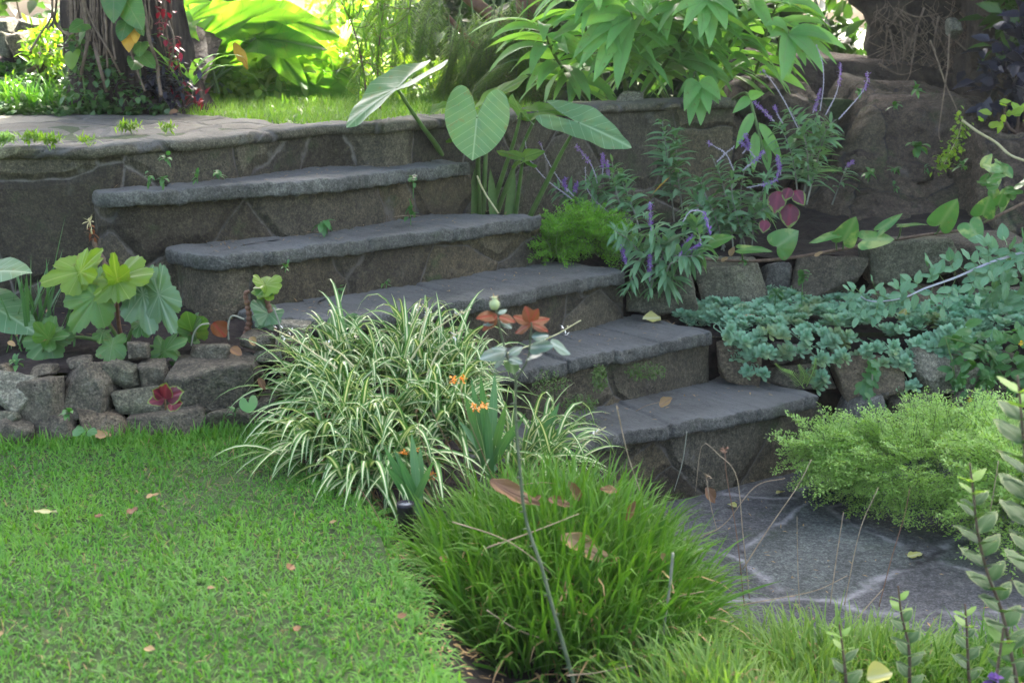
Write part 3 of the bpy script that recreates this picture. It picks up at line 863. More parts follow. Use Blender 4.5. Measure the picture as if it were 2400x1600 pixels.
bb = D(1215, 255, 7.3)
treeB = thing('feathery_tree', 'tree with drooping feathery fronds and reddish stems in shade above the wall', 'tree', tuple(bb))
mb = MB()
for l, r0 in (([(1228, 262), (1222, 160), (1215, 90), (1165, 45), (1090, -10), (1000, -90)], .045), ([(1225, 250), (1238, 120), (1236, 0), (1250, -200), (1290, -930)], .07), ([(1050, 40), (1105, 100), (1160, 150), (1215, 200)], .014)):
    tube(mb, smooth([D(x, y, 7.3) for x, y in l], 30), np.linspace(r0, r0 * .6, 30), 10)
T0 = D(1290, -930, 7.3)
for e in ([1.8, .1, .9], [.9, -.9, .9], [-.9, -.5, .9], [.2, .8, 1.0], [2.6, .8, .8]):
    tube(mb, smooth([T0, T0 + np.array(e) * .5 + [0, 0, .2], T0 + np.array(e)], 14), np.linspace(.06, .02, 14), 8)
part(mb, 'trunk', M['stem_red'], treeB)
mb = MB(); crown(mb, T0 + np.array([1.2, -.2, .9]), (3.3, 1.95, .55), 14000, .28, .15, 320, .26)
part(mb, 'crown', M['leaf_tree'], treeB)
def frond(mb, base, d, L, npin=15, droop=1.2, pin=.16, leafl=.024, mt=0):
    """a twice divided leaf: rachis, side ribs and rows of small leaflets"""
    d = nrm(d); n = npin + 4; p = np.array(base, float); pts = [p]
    for i in range(n):
        dd = nrm(d + np.array([0, 0, -1.0]) * droop * (i / n)); p = p + dd * L / n; pts.append(p)
    pts = np.array(pts); tg = nrm(np.gradient(pts, axis=0))
    tube(mb, pts, np.linspace(.0035, .001, n + 1), 4, m=1, cap=False)
    side = nrm(np.cross(tg, [0, 0, 1.0]) + RNG.normal(0, .12, 3))
    B, DD, SD = [], [], []
    for i in range(3, n + 1):
        l = pin * math.sin(math.pi * (i / (n + 1.5)) ** .8) + .02
        for s in (-1, 1):
            q = pts[i]; pd = nrm(side[i] * s + tg[i] * .55 + np.array([0, 0, -.25]))
            m_ = max(5, int(l / .0085)); prev = q
            for k in range(m_):
                pd = nrm(pd + np.array([0, 0, -.025])); q = q + pd * (l / m_)
                ls = nrm(np.cross(pd, [0, 0, 1.0]))
                for u in (-1, 1):
                    B.append(q); DD.append(nrm(ls * u + pd * .35 + [0, 0, .15])); SD.append(leafl * (1 - .6 * k / m_))
    SD = np.array(SD)
    strips(mb, B, np.array(DD), SD, SD * .55, .3, 'ovate', 2, mid=False, m=mt)
FR = [((905, -60), (-.25, -.2, -.5), .62), ((960, -50), (-.15, -.3, -.7), .68), ((1010, -40), (-.3, -.2, -.9), .58), ((1050, -30), (-.35, -.2, -.8), .75), ((1090, -20), (-.3, -.1, -1), .7), ((1130, 0), (-.2, -.2, -1), .62),
      ((1085, 40), (-.4, -.2, -1), .5), ((1110, 80), (-.3, -.1, -1), .45), ((1150, -30), (.15, -.3, -.8), .55), ((1190, -40), (.1, -.2, -.8), .6), ((1240, -60), (.2, -.3, -.7), .6), ((860, -70), (-.5, -.2, -.3), .5), ((930, -10), (-.1, -.2, -.9), .45), ((1070, 110), (-.25, -.1, -1), .38), ((1140, 110), (.0, -.2, -1), .35), ((1000, -70), (-.6, 0, -.35), .55), ((1120, 60), (-.5, -.1, -.6), .5),
      ((1060, 60), (-.1, -.2, -1), .5), ((1170, 60), (-.1, -.2, -1), .5), ((1230, 40), (.1, -.2, -1), .5), ((1010, 20), (-.35, -.2, -1), .42), ((1040, -60), (-.2, -.3, -.9), .7)]
for k in range(34):
    FR.append(((RNG.uniform(1020, 1290), RNG.uniform(-40, 110)), (RNG.normal(-.1, .3), -.2, -1), RNG.uniform(.3, .55)))
for k in range(8):
    FR.append(((RNG.uniform(900, 1050), RNG.uniform(-70, -30)), (RNG.normal(-.2, .2), -.2, -1), RNG.uniform(.4, .6)))
for (px, d, L) in FR:
    mb = MB(); frond(mb, D(*px, 7.1 + RNG.uniform(-.3, .3)), d, L, pin=.15)
    part(mb, 'frond', [M['leaf_fern'], M['stem_green']], treeB)
for i, (px, d, L, lab) in enumerate([((850, 120), (-.1, -.2, -.8), .36, 'feathery frond hanging low beside the tall narrow leaved shrub'), ((1215, 140), (-.9, -.3, -.1), .26, 'pale feathery sprig in the dark below the reddish stems')]):
    mb = MB(); frond(mb, D(*px, 6.2), d, L, pin=.11)
    tag(mb.build('feathery_sprig', [M['leaf_fern'], M['stem_green']]), lab, 'frond')

# ================================================================== the sunlit garden behind
def leaf_on(mb, a, tip, nvec, out, size=None, m=0, seed=0, **k):
    a = np.asarray(a); tip = np.asarray(tip)
    broad(mb, a, tip - a, nvec, size or np.linalg.norm(tip - a), out, m=m, seed=seed, **k)
BAN = [((615, 225), 9.6, [((612, 150), (598, -70), .26), ((625, 150), (640, -70), .22), ((600, 150), (545, -20), .2)], 'banana plant glowing in the sun behind the broad ear leaves'),
       ((690, 235), 10.0, [((660, 195), (692, -60), .27), ((690, 190), (725, 30), .1), ((680, 200), (640, 40), .2)], 'tallest sunlit banana plant at the bright gap of sky'),
       ((760, 240), 9.3, [((742, 205), (785, 70), .14), ((730, 195), (842, 105), .13), ((745, 205), (850, 165), .12), ((735, 205), (700, 110), .14), ((755, 200), (815, 60), .13)], 'banana plant standing just beside the tall narrow leaved shrub'),
       ((840, 245), 10.2, [((835, 200), (800, 110), .16), ((840, 210), (930, 130), .16)], 'small banana plant seen through the hanging fronds'),
       ((480, 220), 9.8, [((480, 150), (470, -60), .25), ((490, 150), (530, -50), .25)], 'banana plant behind the climbing red leaves of the trunk')]
for bp, yy, lv, lab in BAN:
    b = D(*bp, yy); b[2] = max(-.4, 1.2 - (yy - 6.9) * .45) - .1
    t = thing('banana_plant', lab, 'banana plant', tuple(b), 'banana plants in the sun')
    mb = MB(); tube(mb, [b, b + [0, 0, .25], D(*bp, yy)], [.08, .07, .05], 10); part(mb, 'stem', M['stem_green'], t)
    for (s, e, W) in lv:
        s3, e3 = D(*s, yy), D(*e, yy - .15); v = e3 - s3; L = np.linalg.norm(v)
        mb = MB(); tube(mb, smooth([D(*bp, yy), (D(*bp, yy) + s3) / 2 + [0, .02, .02], s3], 8), .018, 6, m=1)
        strips(mb, [s3], [nrm(v) + [0, .1, .12]], L * 1.05, W, .35, 'banana', 16, roll=[RNG.normal(0, .3)], fold=.3, wave=.02, dpow=2, up=(RNG.normal(0, .25), -1, .25))
        part(mb, 'leaf', [M['leaf_banana'], M['stem_green']], t)
EAR = [((440, 120), (600, -10), .5), ((470, 150), (640, 85), .55), ((520, 160), (790, 190), .52), ((440, 150), (560, 165), .45), ((430, 60), (500, 0), .4), ((540, 60), (655, 80), .5), ((450, 90), (420, 165), .35), ((560, 20), (590, 18), .4), ((650, 120), (700, 185), .4), ((480, 60), (660, 30), .4), ((500, 100), (700, 130), .4), ((430, 20), (560, 60), .4), ((600, 90), (740, 100), .4), ((640, 40), (770, 70), .4), ((460, 190), (545, 205), .4), ((700, 120), (830, 185), .4), ((415, 40), (450, 90), .3)]
eb = D(480, 215, 7.0)
ear = thing('broad_leaved_plant', 'large backlit plant with broad drooping leaves right of the trunk', 'plant', tuple(eb))
for i, (a, tp, _) in enumerate(EAR):
    mb = MB(); yy = 6.9 + .12 * (i % 4)
    a3 = D(*a, yy + .1); t3 = D(*tp, yy - .12)
    leaf_on(mb, a3, t3, (.15, -.95, .25 + .1 * (i % 3)) if i % 4 else (-.2, -.8, .5), out_heart(w=.23, lobe=.2), cup=-.2, droop=.2, wave=.05, seed=i, size=np.linalg.norm(t3 - a3) + .02)
    lf = part(mb, 'leaf', M['leaf_ear'], ear)
    mb = MB(); tube(mb, smooth([eb + RNG.normal(size=3) * [.08, .05, 0], (eb + a3) / 2 + [0, .05, .05], a3], 10), .008, 6)
    s = part(mb, 'petiole', M['stem_green'], ear); s.parent = lf; s.location = (0, 0, 0)
bush('sunlit_shrub', 'bright yellow green shrub glowing in sun behind the grass strip', 'shrub', D(690, 180, 7.4), (.42, .35, .2), 2200, .075, .035, 'leaf_sunny', nc=40, cr=.05, group=None)
bush('sunlit_shrub', 'low sunny shrub beside the feathery hanging fronds', 'shrub', D(930, 205, 8.0), (.42, .3, .16), 1700, .07, .03, 'leaf_sunny', nc=36, cr=.05)
bush('sunlit_shrub', 'small sunny clump left of the broad ear leaves near the trunk foot', 'shrub', D(530, 205, 7.2), (.25, .25, .12), 700, .07, .04, 'leaf_sunny', nc=20, cr=.05)
for i, (px, yy, rr, lab, mt) in enumerate([((500, 70), 13, (.9, .8, .55), 'far sunlit bush behind the banana leaves', 'leaf_sunny'), ((960, 130), 12, (.8, .6, .45), 'far bright bush seen through the feathery fronds', 'leaf_sunny'), ((80, 20), 9.5, (1.5, .6, .8), 'deep green bush behind the stones left of the trunk', 'leaf_tree'),
        ((1180, 130), 9.4, (.75, .4, .8), 'dark bush behind the feathery tree', 'leaf_dark'), ((1480, 80), 9.2, (1.0, .4, .8), 'dark bush behind the ginger canes', 'leaf_dark'), ((1780, 180), 9.3, (.6, .4, .36), 'low dark bush left of the earth bank', 'leaf_dark')]):
    c = D(*px, yy)
    bush('background_bush', lab, 'bush', c, rr, 2600, .16, .075, mt, nc=60, cr=.14, base=(c[0], c[1], min(c[2] - rr[2], max(-.4, 1.2 - max(0, yy - 6.9) * .45))))
mb = MB(); leaf_on(mb, D(548, 100, 6.72), D(584, 158, 6.68), (.6, -.75, .3), out_ovate(30, .2), cup=.1, wave=.03, seed=8)
tag(mb.build('withered_leaf', M['leaf_yellow'], origin=D(548, 100, 6.72)), 'orange yellow withered leaf among the broad ear leaves', 'leaf')
# tall narrow leaved shrub
for i, (l, lab) in enumerate([([(893, 275), (885, 180), (888, 110), (896, 40), (905, -20)], 'tall narrow leaved shrub with upright dark stem standing in the upper grass'), ([(862, 255), (852, 170), (838, 100), (822, 50), (800, 5)], 'thinner leaning narrow leaved stem beside the taller shrub')]):
    c = smooth([D(x, y, 6.0) for x, y in l], 60)
    t = thing('narrow_leaved_shrub', lab, 'shrub', tuple(c[0]), 'narrow leaved shrubs on the terrace')
    mb = MB(); tube(mb, c, np.linspace(.006, .0025, 60), 6)
    br = []
    for k in range(9):
        j = RNG.integers(22, 55); d = rdir(1, .9)[0]; e = c[j] + d * RNG.uniform(.08, .2)
        q = smooth([c[j], (c[j] + e) / 2 + [0, 0, -.01], e], 14); tube(mb, q, .0016, 4); br.append(q)
    part(mb, 'stem', M['stem_brown'], t)
    pts = np.vstack([c[14:]] + br); n = 230 if i == 0 else 150
    p = pts[RNG.integers(0, len(pts), n)]
    mb = MB(); strips(mb, p, rdir(n, .45), RNG.uniform(.05, .10, n), .009, .6, 'lance', 4)
    part(mb, 'foliage', M['leaf_fern'], t)

# upper grass
n = 9000
gx = RNG.uniform(-1.55, .1, n * 2); gy = RNG.uniform(5.0, 7.2, n * 2)
wy = np.interp(gx, WALL2[:, 0], WALL2[:, 1]) + .1
pb = np.interp(gx, pth[::-1, 0] if pth[0, 0] > pth[-1, 0] else pth[:, 0], pth[::-1, 1] if pth[0, 0] > pth[-1, 0] else pth[:, 1], right=0)
k = (gy > wy) & (gy > pb + .03); gx, gy = gx[k], gy[k]; n = len(gx)
mb = MB(); strips(mb, np.stack([gx, gy, np.full(n, 1.195)], 1), rdir(n, 1.2, .5), RNG.uniform(.03, .085, n), RNG.uniform(.004, .007, n), .7, 'blade', 3, mid=False)
stuff(mb.build('upper_grass', M['leaf_grass_hi']), 'sunlit grass on the terrace above the wall', 'grass')

# left bank with stones and ground cover round the trunk
def mound_z(x, y): return 1.2 + .42 * sstep(5.85, 7.3, y) * sstep(-.85, -1.5, x) + fbm((x, y, 0), 4, 3) * .02
grid('terrace_mound', -4.5, -1.42, 5.78, 8.0, 50, 40, mound_z, M['soil'])
for i, (bx, yy, lab) in enumerate([((-10, 42, 34, 82), 6.9, 'dark stone at the far edge of the mound'), ((44, 38, 108, 84), 6.85, 'grey lump of stone between the mound plants and the hanging lianas'), ((124, 46, 168, 76), 6.8, 'pale flat stone close behind the trunk'), ((-10, 72, 40, 135), 6.6, 'big mossy stone on the mound, cut by the picture edge'), ((30, 70, 85, 150), 6.55, 'brown slanting stone in the middle of the mound')]):
    rock(bx, yy, lab, 'rock_brown' if i == 4 else 'rock_green', seed=500 + i, group='stones on the mound by the trunk', depth=.2)
n = 4200
px_, py_ = RNG.uniform(-2.4, -1.45, n), RNG.uniform(5.84, 6.5, n)
z_ = np.array([mound_z(a, b) for a, b in zip(px_, py_)]) + RNG.random(n) * .05
mb = MB(); strips(mb, np.stack([px_, py_, z_], 1), rdir(n, .9, .8), RNG.uniform(.025, .055, n), RNG.uniform(.02, .036, n), .8, 'round', 3)
stuff(mb.build('ground_cover', M['leaf_ground']), 'low leafy ground cover between the path and the trunk', 'ground cover')
for (x, y, n, L, lab) in [(95, 190, 170, .2, 'clump of dark green blades on the mound left of the trunk'), (205, 185, 90, .16, 'small grassy tuft at the foot of the trunk'), (20, 200, 60, .2, 'sparse grassy tuft at the picture edge on the mound'), (335, 215, 60, .13, 'thin grass tuft in front of the trunk root')]:
    b = D(x, y + 35, 6.0); b[2] = mound_z(b[0], b[1])
    mb = MB(); strips(mb, b + RNG.normal(size=(n, 3)) * [.05, .03, 0], rdir(n, 1.4, .5), RNG.uniform(.6, 1.2, n) * L, .008, .9, 'blade', 5, mid=False)
    tag(mb.build('grass_tuft', M['leaf_grass'], origin=b), lab, 'grass tuft', 'grass tufts round the trunk')
bush('yellow_shrub', 'lit yellow green sprigs between the stones and the trunk', 'shrub', D(110, 120, 6.3), (.1, .1, .09), 260, .05, .02, 'leaf_sunny', nc=14, cr=.03, nst=4)

# climbing vine on the trunk
b = D(290, 225, 5.86)
t = thing('climbing_vine', 'climbing vine with big glossy leaves on the tree trunk', 'vine', tuple(b))
VL = [((268, -35), (262, 48), 'leaf_vine', .7), ((298, 5), (330, 66), 'leaf_vine', .7), ((296, 55), (282, 92), 'leaf_vine', .8), ((300, 68), (301, 117), 'leaf_yellow', .62), ((316, 70), (318, 97), 'leaf_yellow', .5), ((195, 56), (163, 72), 'leaf_vine', .8), ((330, 102), (326, 130), 'leaf_vine', .7), ((334, 130), (361, 156), 'leaf_vine', .62), ((318, 143), (310, 160), 'leaf_vine', .9), ((326, 60), (334, 80), 'leaf_vine', .5), ((165, 88), (150, 98), 'leaf_vine', .7), ((186, 88), (195, 74), 'leaf_vine', .7), ((170, 125), (165, 160), 'leaf_sunny', .7)]
for i, (a, tp, mt, w) in enumerate(VL):
    a3, t3 = D(*a, 5.80), D(*tp, 5.74); mb = MB()
    leaf_on(mb, a3, t3, (RNG.normal(0, .3), -1, .35), out_heart(w=w * .62, lobe=.22), cup=.1, droop=.12, wave=.015, seed=i)
    part(mb, 'leaf', M[mt], t)
mb = MB()
for l in ([(298, -20), (296, 60), (305, 110), (325, 140), (330, 200)], [(268, -40), (280, -10), (297, 5)], [(200, 230), (188, 120), (190, 60)]):
    tube(mb, smooth([D(x, y, 5.84) for x, y in l], 20), .004, 5)
part(mb, 'stem', M['stem_green'], t)
p = np.stack([RNG.uniform(150, 345, 420), RNG.uniform(70, 235, 420)], 1); p = p[(p[:, 1] > 215 - (345 - p[:, 0]) * .75)]
mb = MB(); q = np.array([D(x, y, 5.86 + RNG.normal(0, .03)) for x, y in p]); strips(mb, q, rdir(len(q), .1) + np.array([0, -.5, 0]), RNG.uniform(.025, .05, len(q)), .026, .7, 'ovate', 3)
tag(mb.build('creeper', M['leaf_ground'], origin=q[0]), 'small leaved creeper climbing the foot of the tree trunk', 'creeper')
b = D(385, 230, 5.95)
t = thing('red_leaved_vine', 'vine with red leaves running down the shaded edge of the trunk', 'vine', tuple(b))
c = smooth([D(x, y, 5.9) for x, y in [(378, -20), (388, 50), (392, 90), (412, 120), (420, 160), (430, 230)]], 60)
mb = MB(); tube(mb, c, .004, 5); part(mb, 'stem', M['stem_brown'], t)
p = c[RNG.integers(0, 40, 46)] + RNG.normal(size=(46, 3)) * [.02, .02, .02]
mb = MB(); strips(mb, p, rdir(46, 0), RNG.uniform(.025, .05, 46), .02, .6, 'ovate', 3); part(mb, 'red_leaves', M['leaf_red'], t)
p = D(385, 195, 5.92) + RNG.normal(size=(230, 3)) * [.065, .05, .06]
mb = MB(); strips(mb, p, rdir(230, 0), RNG.uniform(.03, .06, 230), .022, .7, 'ovate', 3); part(mb, 'dark_leaves', M['leaf_purple'], t)
for i, (px, lab) in enumerate([((430, 210), 'red leaf sprig at the foot of the trunk beside the grass'), ((455, 225), 'second red sprig nearest the sunlit grass')]):
    c = D(*px, 5.95); mb = MB(); strips(mb, c + RNG.normal(size=(16, 3)) * .022, rdir(16, .2), .045, .02, .6, 'ovate', 3)
    tag(mb.build('red_sprig', M['leaf_red'], origin=c), lab, 'plant')
b = D(440, 215, 6.0)
t = thing('white_leaved_plant', 'strap leaved plant with pale shining blades right of the trunk', 'plant', tuple(b))
mb = MB(); strips(mb, b + RNG.normal(size=(14, 3)) * [.02, .02, 0], nrm(RNG.normal(size=(14, 3)) * [.6, .3, .2] + [-.1, -.1, 1.2]), RNG.uniform(.2, .38, 14), .03, 1.0, 'sword', 8)
part(mb, 'foliage', M['leaf_ginger'], t)

# ================================================================== ginger thicket above the wall
GIN = [([(1468, 222), (1455, 150), (1425, 70), (1400, 10), (1385, -60)], 6.45, 'ginger cane with pale leaves leaning out at the front of the thicket'), ([(1510, 225), (1530, 140), (1560, 50), (1600, -40)], 6.6, 'ginger cane rising in the middle of the thicket'),
       ([(1505, 228), (1545, 170), (1590, 100), (1620, 30), (1640, -50)], 6.55, 'stout slanting ginger cane by the pale root'), ([(1420, 225), (1400, 150), (1370, 60), (1350, -20)], 6.7, 'ginger cane nearest the large ear leaves'),
       ([(1620, 235), (1625, 140), (1640, 40), (1660, -60)], 6.7, 'straight ginger cane behind the hanging leaf fan'), ([(1690, 235), (1700, 150), (1720, 60), (1740, -40)], 6.7, 'ginger cane left of the gap of sky'),
       ([(1750, 230), (1780, 140), (1800, 60), (1822, 10)], 6.75, 'ginger cane whose top leans towards the gap of sky'), ([(1560, 230), (1500, 120), (1480, 30), (1470, -60)], 6.8, 'ginger cane at the back of the thicket'),
       ([(1380, 235), (1340, 190), (1300, 130), (1270, 60)], 6.6, 'slim ginger cane leaning over towards the feathery tree'), ([(1650, 240), (1600, 150), (1570, 60), (1560, -30)], 6.75, 'shaded ginger cane in the heart of the thicket')]
for i, (l, yy, lab) in enumerate(GIN):
    yb = yy + .15
    c = smooth([D(x, y, yb - (yb - yy) * j / (len(l) - 1) - .1 * j) for j, (x, y) in enumerate(l)], 40)
    t = thing('ginger_plant', lab, 'ginger plant', tuple(c[0]), 'ginger canes above the wall')
    mb = MB(); tube(mb, c, np.linspace(.011, .005, 40), 7); part(mb, 'cane', M['stem_green'], t)
    n = 30; jj = np.linspace(9, 39, n).astype(int); p = c[jj]
    an = RNG.uniform(0, 1) + (np.arange(n) % 2) * np.pi + RNG.normal(0, .5, n)
    d = np.stack([np.cos(an), -np.abs(np.sin(an)) * .7 - .15, RNG.uniform(-.1, .7, n)], 1)
    mb = MB(); strips(mb, p, d, RNG.uniform(.22, .38, n), RNG.uniform(.05, .078, n), RNG.uniform(.7, 1.8, n), 'lance', 9, roll=RNG.normal(0, .5, n), fold=.3, wave=.025)
    part(mb, 'foliage', M['leaf_ginger'], t)
for i, (c0, tips, yy, lab) in enumerate([((1638, 193), [(1602, 260), (1615, 298), (1640, 296), (1660, 270), (1680, 245), (1690, 230), (1595, 215)], 6.2, 'fan of drooping ginger leaves hanging in front of the wall'),
        ((1848, 80), [(1830, 195), (1880, 155), (1925, 175), (1950, 152), (1980, 108), (1845, 185), (1950, 90), (1790, 40), (1800, 80)], 6.25, 'fan of long ginger leaves hanging in front of the gap of sky'),
        ((1480, 40), [(1345, 140), (1360, 165), (1400, 195), (1450, 210), (1340, 60), (1310, 20), (1420, 120)], 6.15, 'big cluster of pale drooping ginger leaves overhanging the wall'),
        ((1660, 0), [(1660, 115), (1700, 75), (1600, 75), (1730, 40), (1570, 30), (1640, 95)], 6.1, 'drooping ginger leaves with one long blade hanging straight down')]):
    a = D(*c0, yy + .05); t = thing('ginger_leaf_fan', lab, 'leaf fan', tuple(a), 'hanging ginger leaf fans')
    for tp in tips:
        t3 = D(*tp, yy - RNG.uniform(0, .15)); v = t3 - a; L = np.linalg.norm(v)
        mb = MB(); strips(mb, [a], [nrm(v) + [0, -.1, .45]], L * 1.1, RNG.uniform(.055, .08) * min(1.2, .5 + L * 2), 1.0, 'lance', 10, roll=[RNG.normal(0, .25)], fold=.3, wave=.02, up=(0, -.8, .6))
        part(mb, 'leaf', M['leaf_ginger'], t)
    mb = MB(); tube(mb, smooth([a + [.02, .35, -.1], a + [0, .15, .04], a], 8), .006, 5); part(mb, 'stem', M['stem_green'], t)
a = D(1757, 232, 6.05); e = D(1838, 460, 5.95)
t = thing('bent_ginger_shoot', 'yellowish bent ginger shoot hanging down in front of the wall with folded leaves', 'shoot', tuple(a))
c = smooth([a + [-.02, .35, -.02], a + [-.01, .1, .02], a, D(1775, 300, 6.0), D(1795, 370, 5.95), D(1820, 440, 5.95), e], 40)
mb = MB(); tube(mb, c, .007, 6); part(mb, 'stem', M['petal_yellow'] if 0 else M['stem_green'], t)
for (s, tp) in (((1765, 265), (1725, 345)), ((1778, 288), (1832, 380)), ((1770, 310), (1765, 400)), ((1790, 340), (1800, 400)), ((1757, 232), (1718, 262)), ((1757, 228), (1790, 216)), ((1785, 330), (1830, 360))):
    s3, t3 = D(*s, 6.0), D(*tp, 5.92); v = t3 - s3
    mb = MB(); strips(mb, [s3], [nrm(v) + [0, 0, .15]], np.linalg.norm(v) * 1.05, .045, .4, 'lance', 8, fold=.7, up=(0, -1, .3)); part(mb, 'leaf', M['leaf_ginger'], t)
c = D(1465, 230, 6.42)
rock((1440, 214, 1506, 248), 6.42, 'pale knobbly root lying on the wall top under the ginger', 'rock_pale', seed=610, depth=.1, name='ginger_root', cat='root', cuts=4, soft=.08)

# ================================================================== bare roots on the earth bank and dark leaves at the edge
ROOT = [[(2080, 60), (2075, 110), (2068, 165)], [(2085, 70), (2095, 120), (2105, 170)], [(2165, 20), (2140, 90), (2120, 140)], [(2130, 90), (2120, 130), (2140, 160)], [(2250, 30), (2275, 55), (2300, 65), (2370, 60)], [(2150, 60), (2140, 130), (2125, 190), (2070, 215)],
        [(2240, 95), (2265, 120), (2290, 150)], [(2300, 40), (2310, 90), (2330, 130)], [(2110, 50), (2118, 110), (2112, 165)], [(2200, 40), (2190, 100), (2200, 160)], [(2060, 150), (2110, 175), (2160, 160)], [(2260, 60), (2278, 95), (2282, 130)], [(2185, 50), (2215, 120), (2235, 165)], [(2100, 20), (2150, 40), (2210, 30)]]
b = D(2150, 60, 7.3)
t = thing('bank_tree', 'tree on top of the earth bank with bare hanging roots', 'tree', tuple(b))
mb = MB(); q = D(2350, -350, 8.3)
tube(mb, smooth([q - [0, 0, .8], q, q + [.05, 0, 1.0], q + [.1, .1, 2.0]], 20), np.linspace(.34, .16, 20), 14)
for e in ([-1.6, .2, .7], [1.5, .3, .8], [-.3, .9, .9], [.2, -.9, .8], [-2.4, .6, .5]):
    tube(mb, smooth([q + [.1, .1, 1.8], q + [.1, .1, 2.0] + np.array(e) * .5, q + [.1, .1, 2.0] + np.array(e)], 12), np.linspace(.1, .03, 12), 8)
part(mb, 'trunk', M['bark'], t)
mb = MB(); crown(mb, q + np.array([.9, 1.1, 2.4]), (4.2, 2.0, .6), 16000, .28, .15, 320, .28); part(mb, 'crown', M['leaf_tree'], t)  # unseen crown, added to keep the sun off the rock face
for i, l in enumerate(ROOT):
    mb = MB(); tube(mb, smooth([D(x, y, 7.35 + .08 * math.sin(i * 1.7 + j)) for j, (x, y) in enumerate(l)], 20), np.linspace(.0065, .0012, 20), 5); part(mb, 'root', M['root'], t)
mb = MB()
for i in range(160):
    x, y = RNG.uniform(2060, 2330), RNG.uniform(-20, 170)
    q = [D(x + RNG.normal(0, 6) + dx, y + dy, 7.45) for dx, dy in ((0, 0), (RNG.normal(0, 15), 22), (RNG.normal(0, 28), 50))]
    tube(mb, smooth(q, 8), .0018, 4, cap=False)
part(mb, 'fine_roots', M['root'], t)
rock((2215, 42, 2252, 92), 7.25, 'pale knob of a cut root on the earth bank', 'rock_pale', seed=620, name='root_knob', cat='root', depth=.1, cuts=4)
for l, lab in (([(2225, 80), (2222, 150), (2215, 200), (2205, 270), (2200, 310), (2204, 333)], 'longest brown aerial root hanging over the rock face and crossing another'), ([(2180, 95), (2200, 150), (2217, 200), (2235, 240), (2250, 275)], 'second thin aerial root crossing the longest one')):
    c = smooth([D(x, y, 6.5) for x, y in l], 30); mb = MB(); tube(mb, c, np.linspace(.0045, .003, 30), 6); tag(mb.build('aerial_root', M['root'], origin=c[0]), lab, 'root')
bush('purple_leaved_shrub', 'dark purple leaved shrub at the shaded edge beside the earth bank', 'shrub', D(2395, 190, 6.6), (.13, .15, .3), 300, .11, .05, 'leaf_purple', nc=24, cr=.05)
bush('edge_bush', 'green bush catching light above the purple leaved shrub', 'bush', D(2420, 40, 6.9), (.14, .15, .16), 200, .12, .05, 'leaf_tree', nc=24, cr=.06)

# ================================================================== near plants
M['leaf_spider'] = leafmat('striped leaf', (.07, .17, .04), (.12, .23, .06), .3, vein='stripe', vcol=(.60, .64, .37), rough=.4, var=.15, tcol=(1.2, 1.2, .7))
M['leaf_mondo'] = leafmat('lily turf blade', (.022, .085, .009), (.065, .165, .018), .32, rough=.45, var=.3, spec=.25, tip=(.10, .21, .022))
M['leaf_rough'] = leafmat('rough grass blade', (.07, .16, .035), (.17, .27, .07), .35, rough=.5, var=.25, spec=.2, tip=(.19, .28, .075))
M['leaf_sword'] = leafmat('sword leaf', (.06, .15, .06), (.10, .20, .08), .3, vein='mid', vcol=(.13, .24, .1), rough=.35)
M['leaf_taro'] = leafmat('taro leaf', (.095, .19, .095), (.12, .215, .105), .35, vein='pinnate', vcol=(.30, .43, .27), rough=.42, var=.2, nscale=5, spots=.55)
M['leaf_begonia'] = leafmat('begonia leaf', (.055, .14, .035), (.095, .19, .05), .35, vein='palmate', vcol=(.15, .25, .09), rough=.4, var=.25, spots=.55)
M['leaf_begonia_lit'] = leafmat('backlit begonia leaf', (.11, .19, .018), (.17, .25, .035), .4, vein='palmate', vcol=(.26, .33, .1), rough=.4, var=.25, spots=.55)  # yellow green of light shining through the leaf is put into the colour
M['leaf_begonia_grey'] = leafmat('silvery begonia leaf', (.065, .125, .065), (.10, .165, .09), .25, vein='palmate', vcol=(.2, .27, .17), rough=.35, var=.25)
M['leaf_sage'] = leafmat('sage leaf', (.11, .215, .12), (.17, .29, .17), .38, vein='mid', vcol=(.22, .31, .21), rough=.55, var=.2)
M['sage_flower'] = leafmat('purple flower', (.21, .095, .36), (.33, .18, .48), .25, tcol=(1.1, .9, 1.2))
M['sage_stalk'] = plainmat('pale lilac stalk', (.33, .30, .36), (.5, .47, .5), 60, .8, .4)
M['sage_stem'] = plainmat('grey green stem', (.14, .16, .11), (.24, .24, .18), 40, .8, .4)
M['leaf_sedum'] = leafmat('stonecrop leaf', (.15, .27, .185), (.25, .39, .285), .25, rough=.6, spec=.2, var=.3, hue2=(.19, .26, .10), nscale=7, tcol=(1, 1.2, .7))
M['leaf_sedum_dark'] = leafmat('shaded stonecrop leaf', (.13, .29, .205), (.2, .38, .265), .2, rough=.5, var=.2)  # second stonecrop green with the far side's shade put into the colour
M['leaf_pilea'] = leafmat('tiny shrub leaf', (.24, .36, .10), (.36, .48, .17), .35, var=.2)
M['leaf_pilea_deep'] = leafmat('tiny cushion leaf', (.11, .27, .03), (.20, .38, .05), .4, var=.2)
M['leaf_pothos'] = leafmat('variegated vine leaf', (.05, .15, .035), (.085, .20, .05), .3, vein='mid', vcol=(.16, .27, .1), rough=.28, hue2=(.30, .38, .12), nscale=14, spots=.55)
M['leaf_bramble'] = leafmat('bramble leaflet', (.10, .21, .125), (.15, .27, .16), .25, vein='pinnate', vcol=(.17, .29, .17), rough=.55, var=.15)
M['leaf_coleus'] = leafmat('coleus leaf', (.075, .010, .020), (.13, .015, .03), .25, vein='mid', vcol=(.2, .03, .05), edge=(.12, .2, .03), tcol=(1.3, .9, .6))
M['leaf_rose_red'] = leafmat('young red rose leaf', (.085, .030, .009), (.15, .055, .012), .3, vein='mid', vcol=(.2, .03, .02), rough=.5, spec=.15, tcol=(1.3, .9, .5))
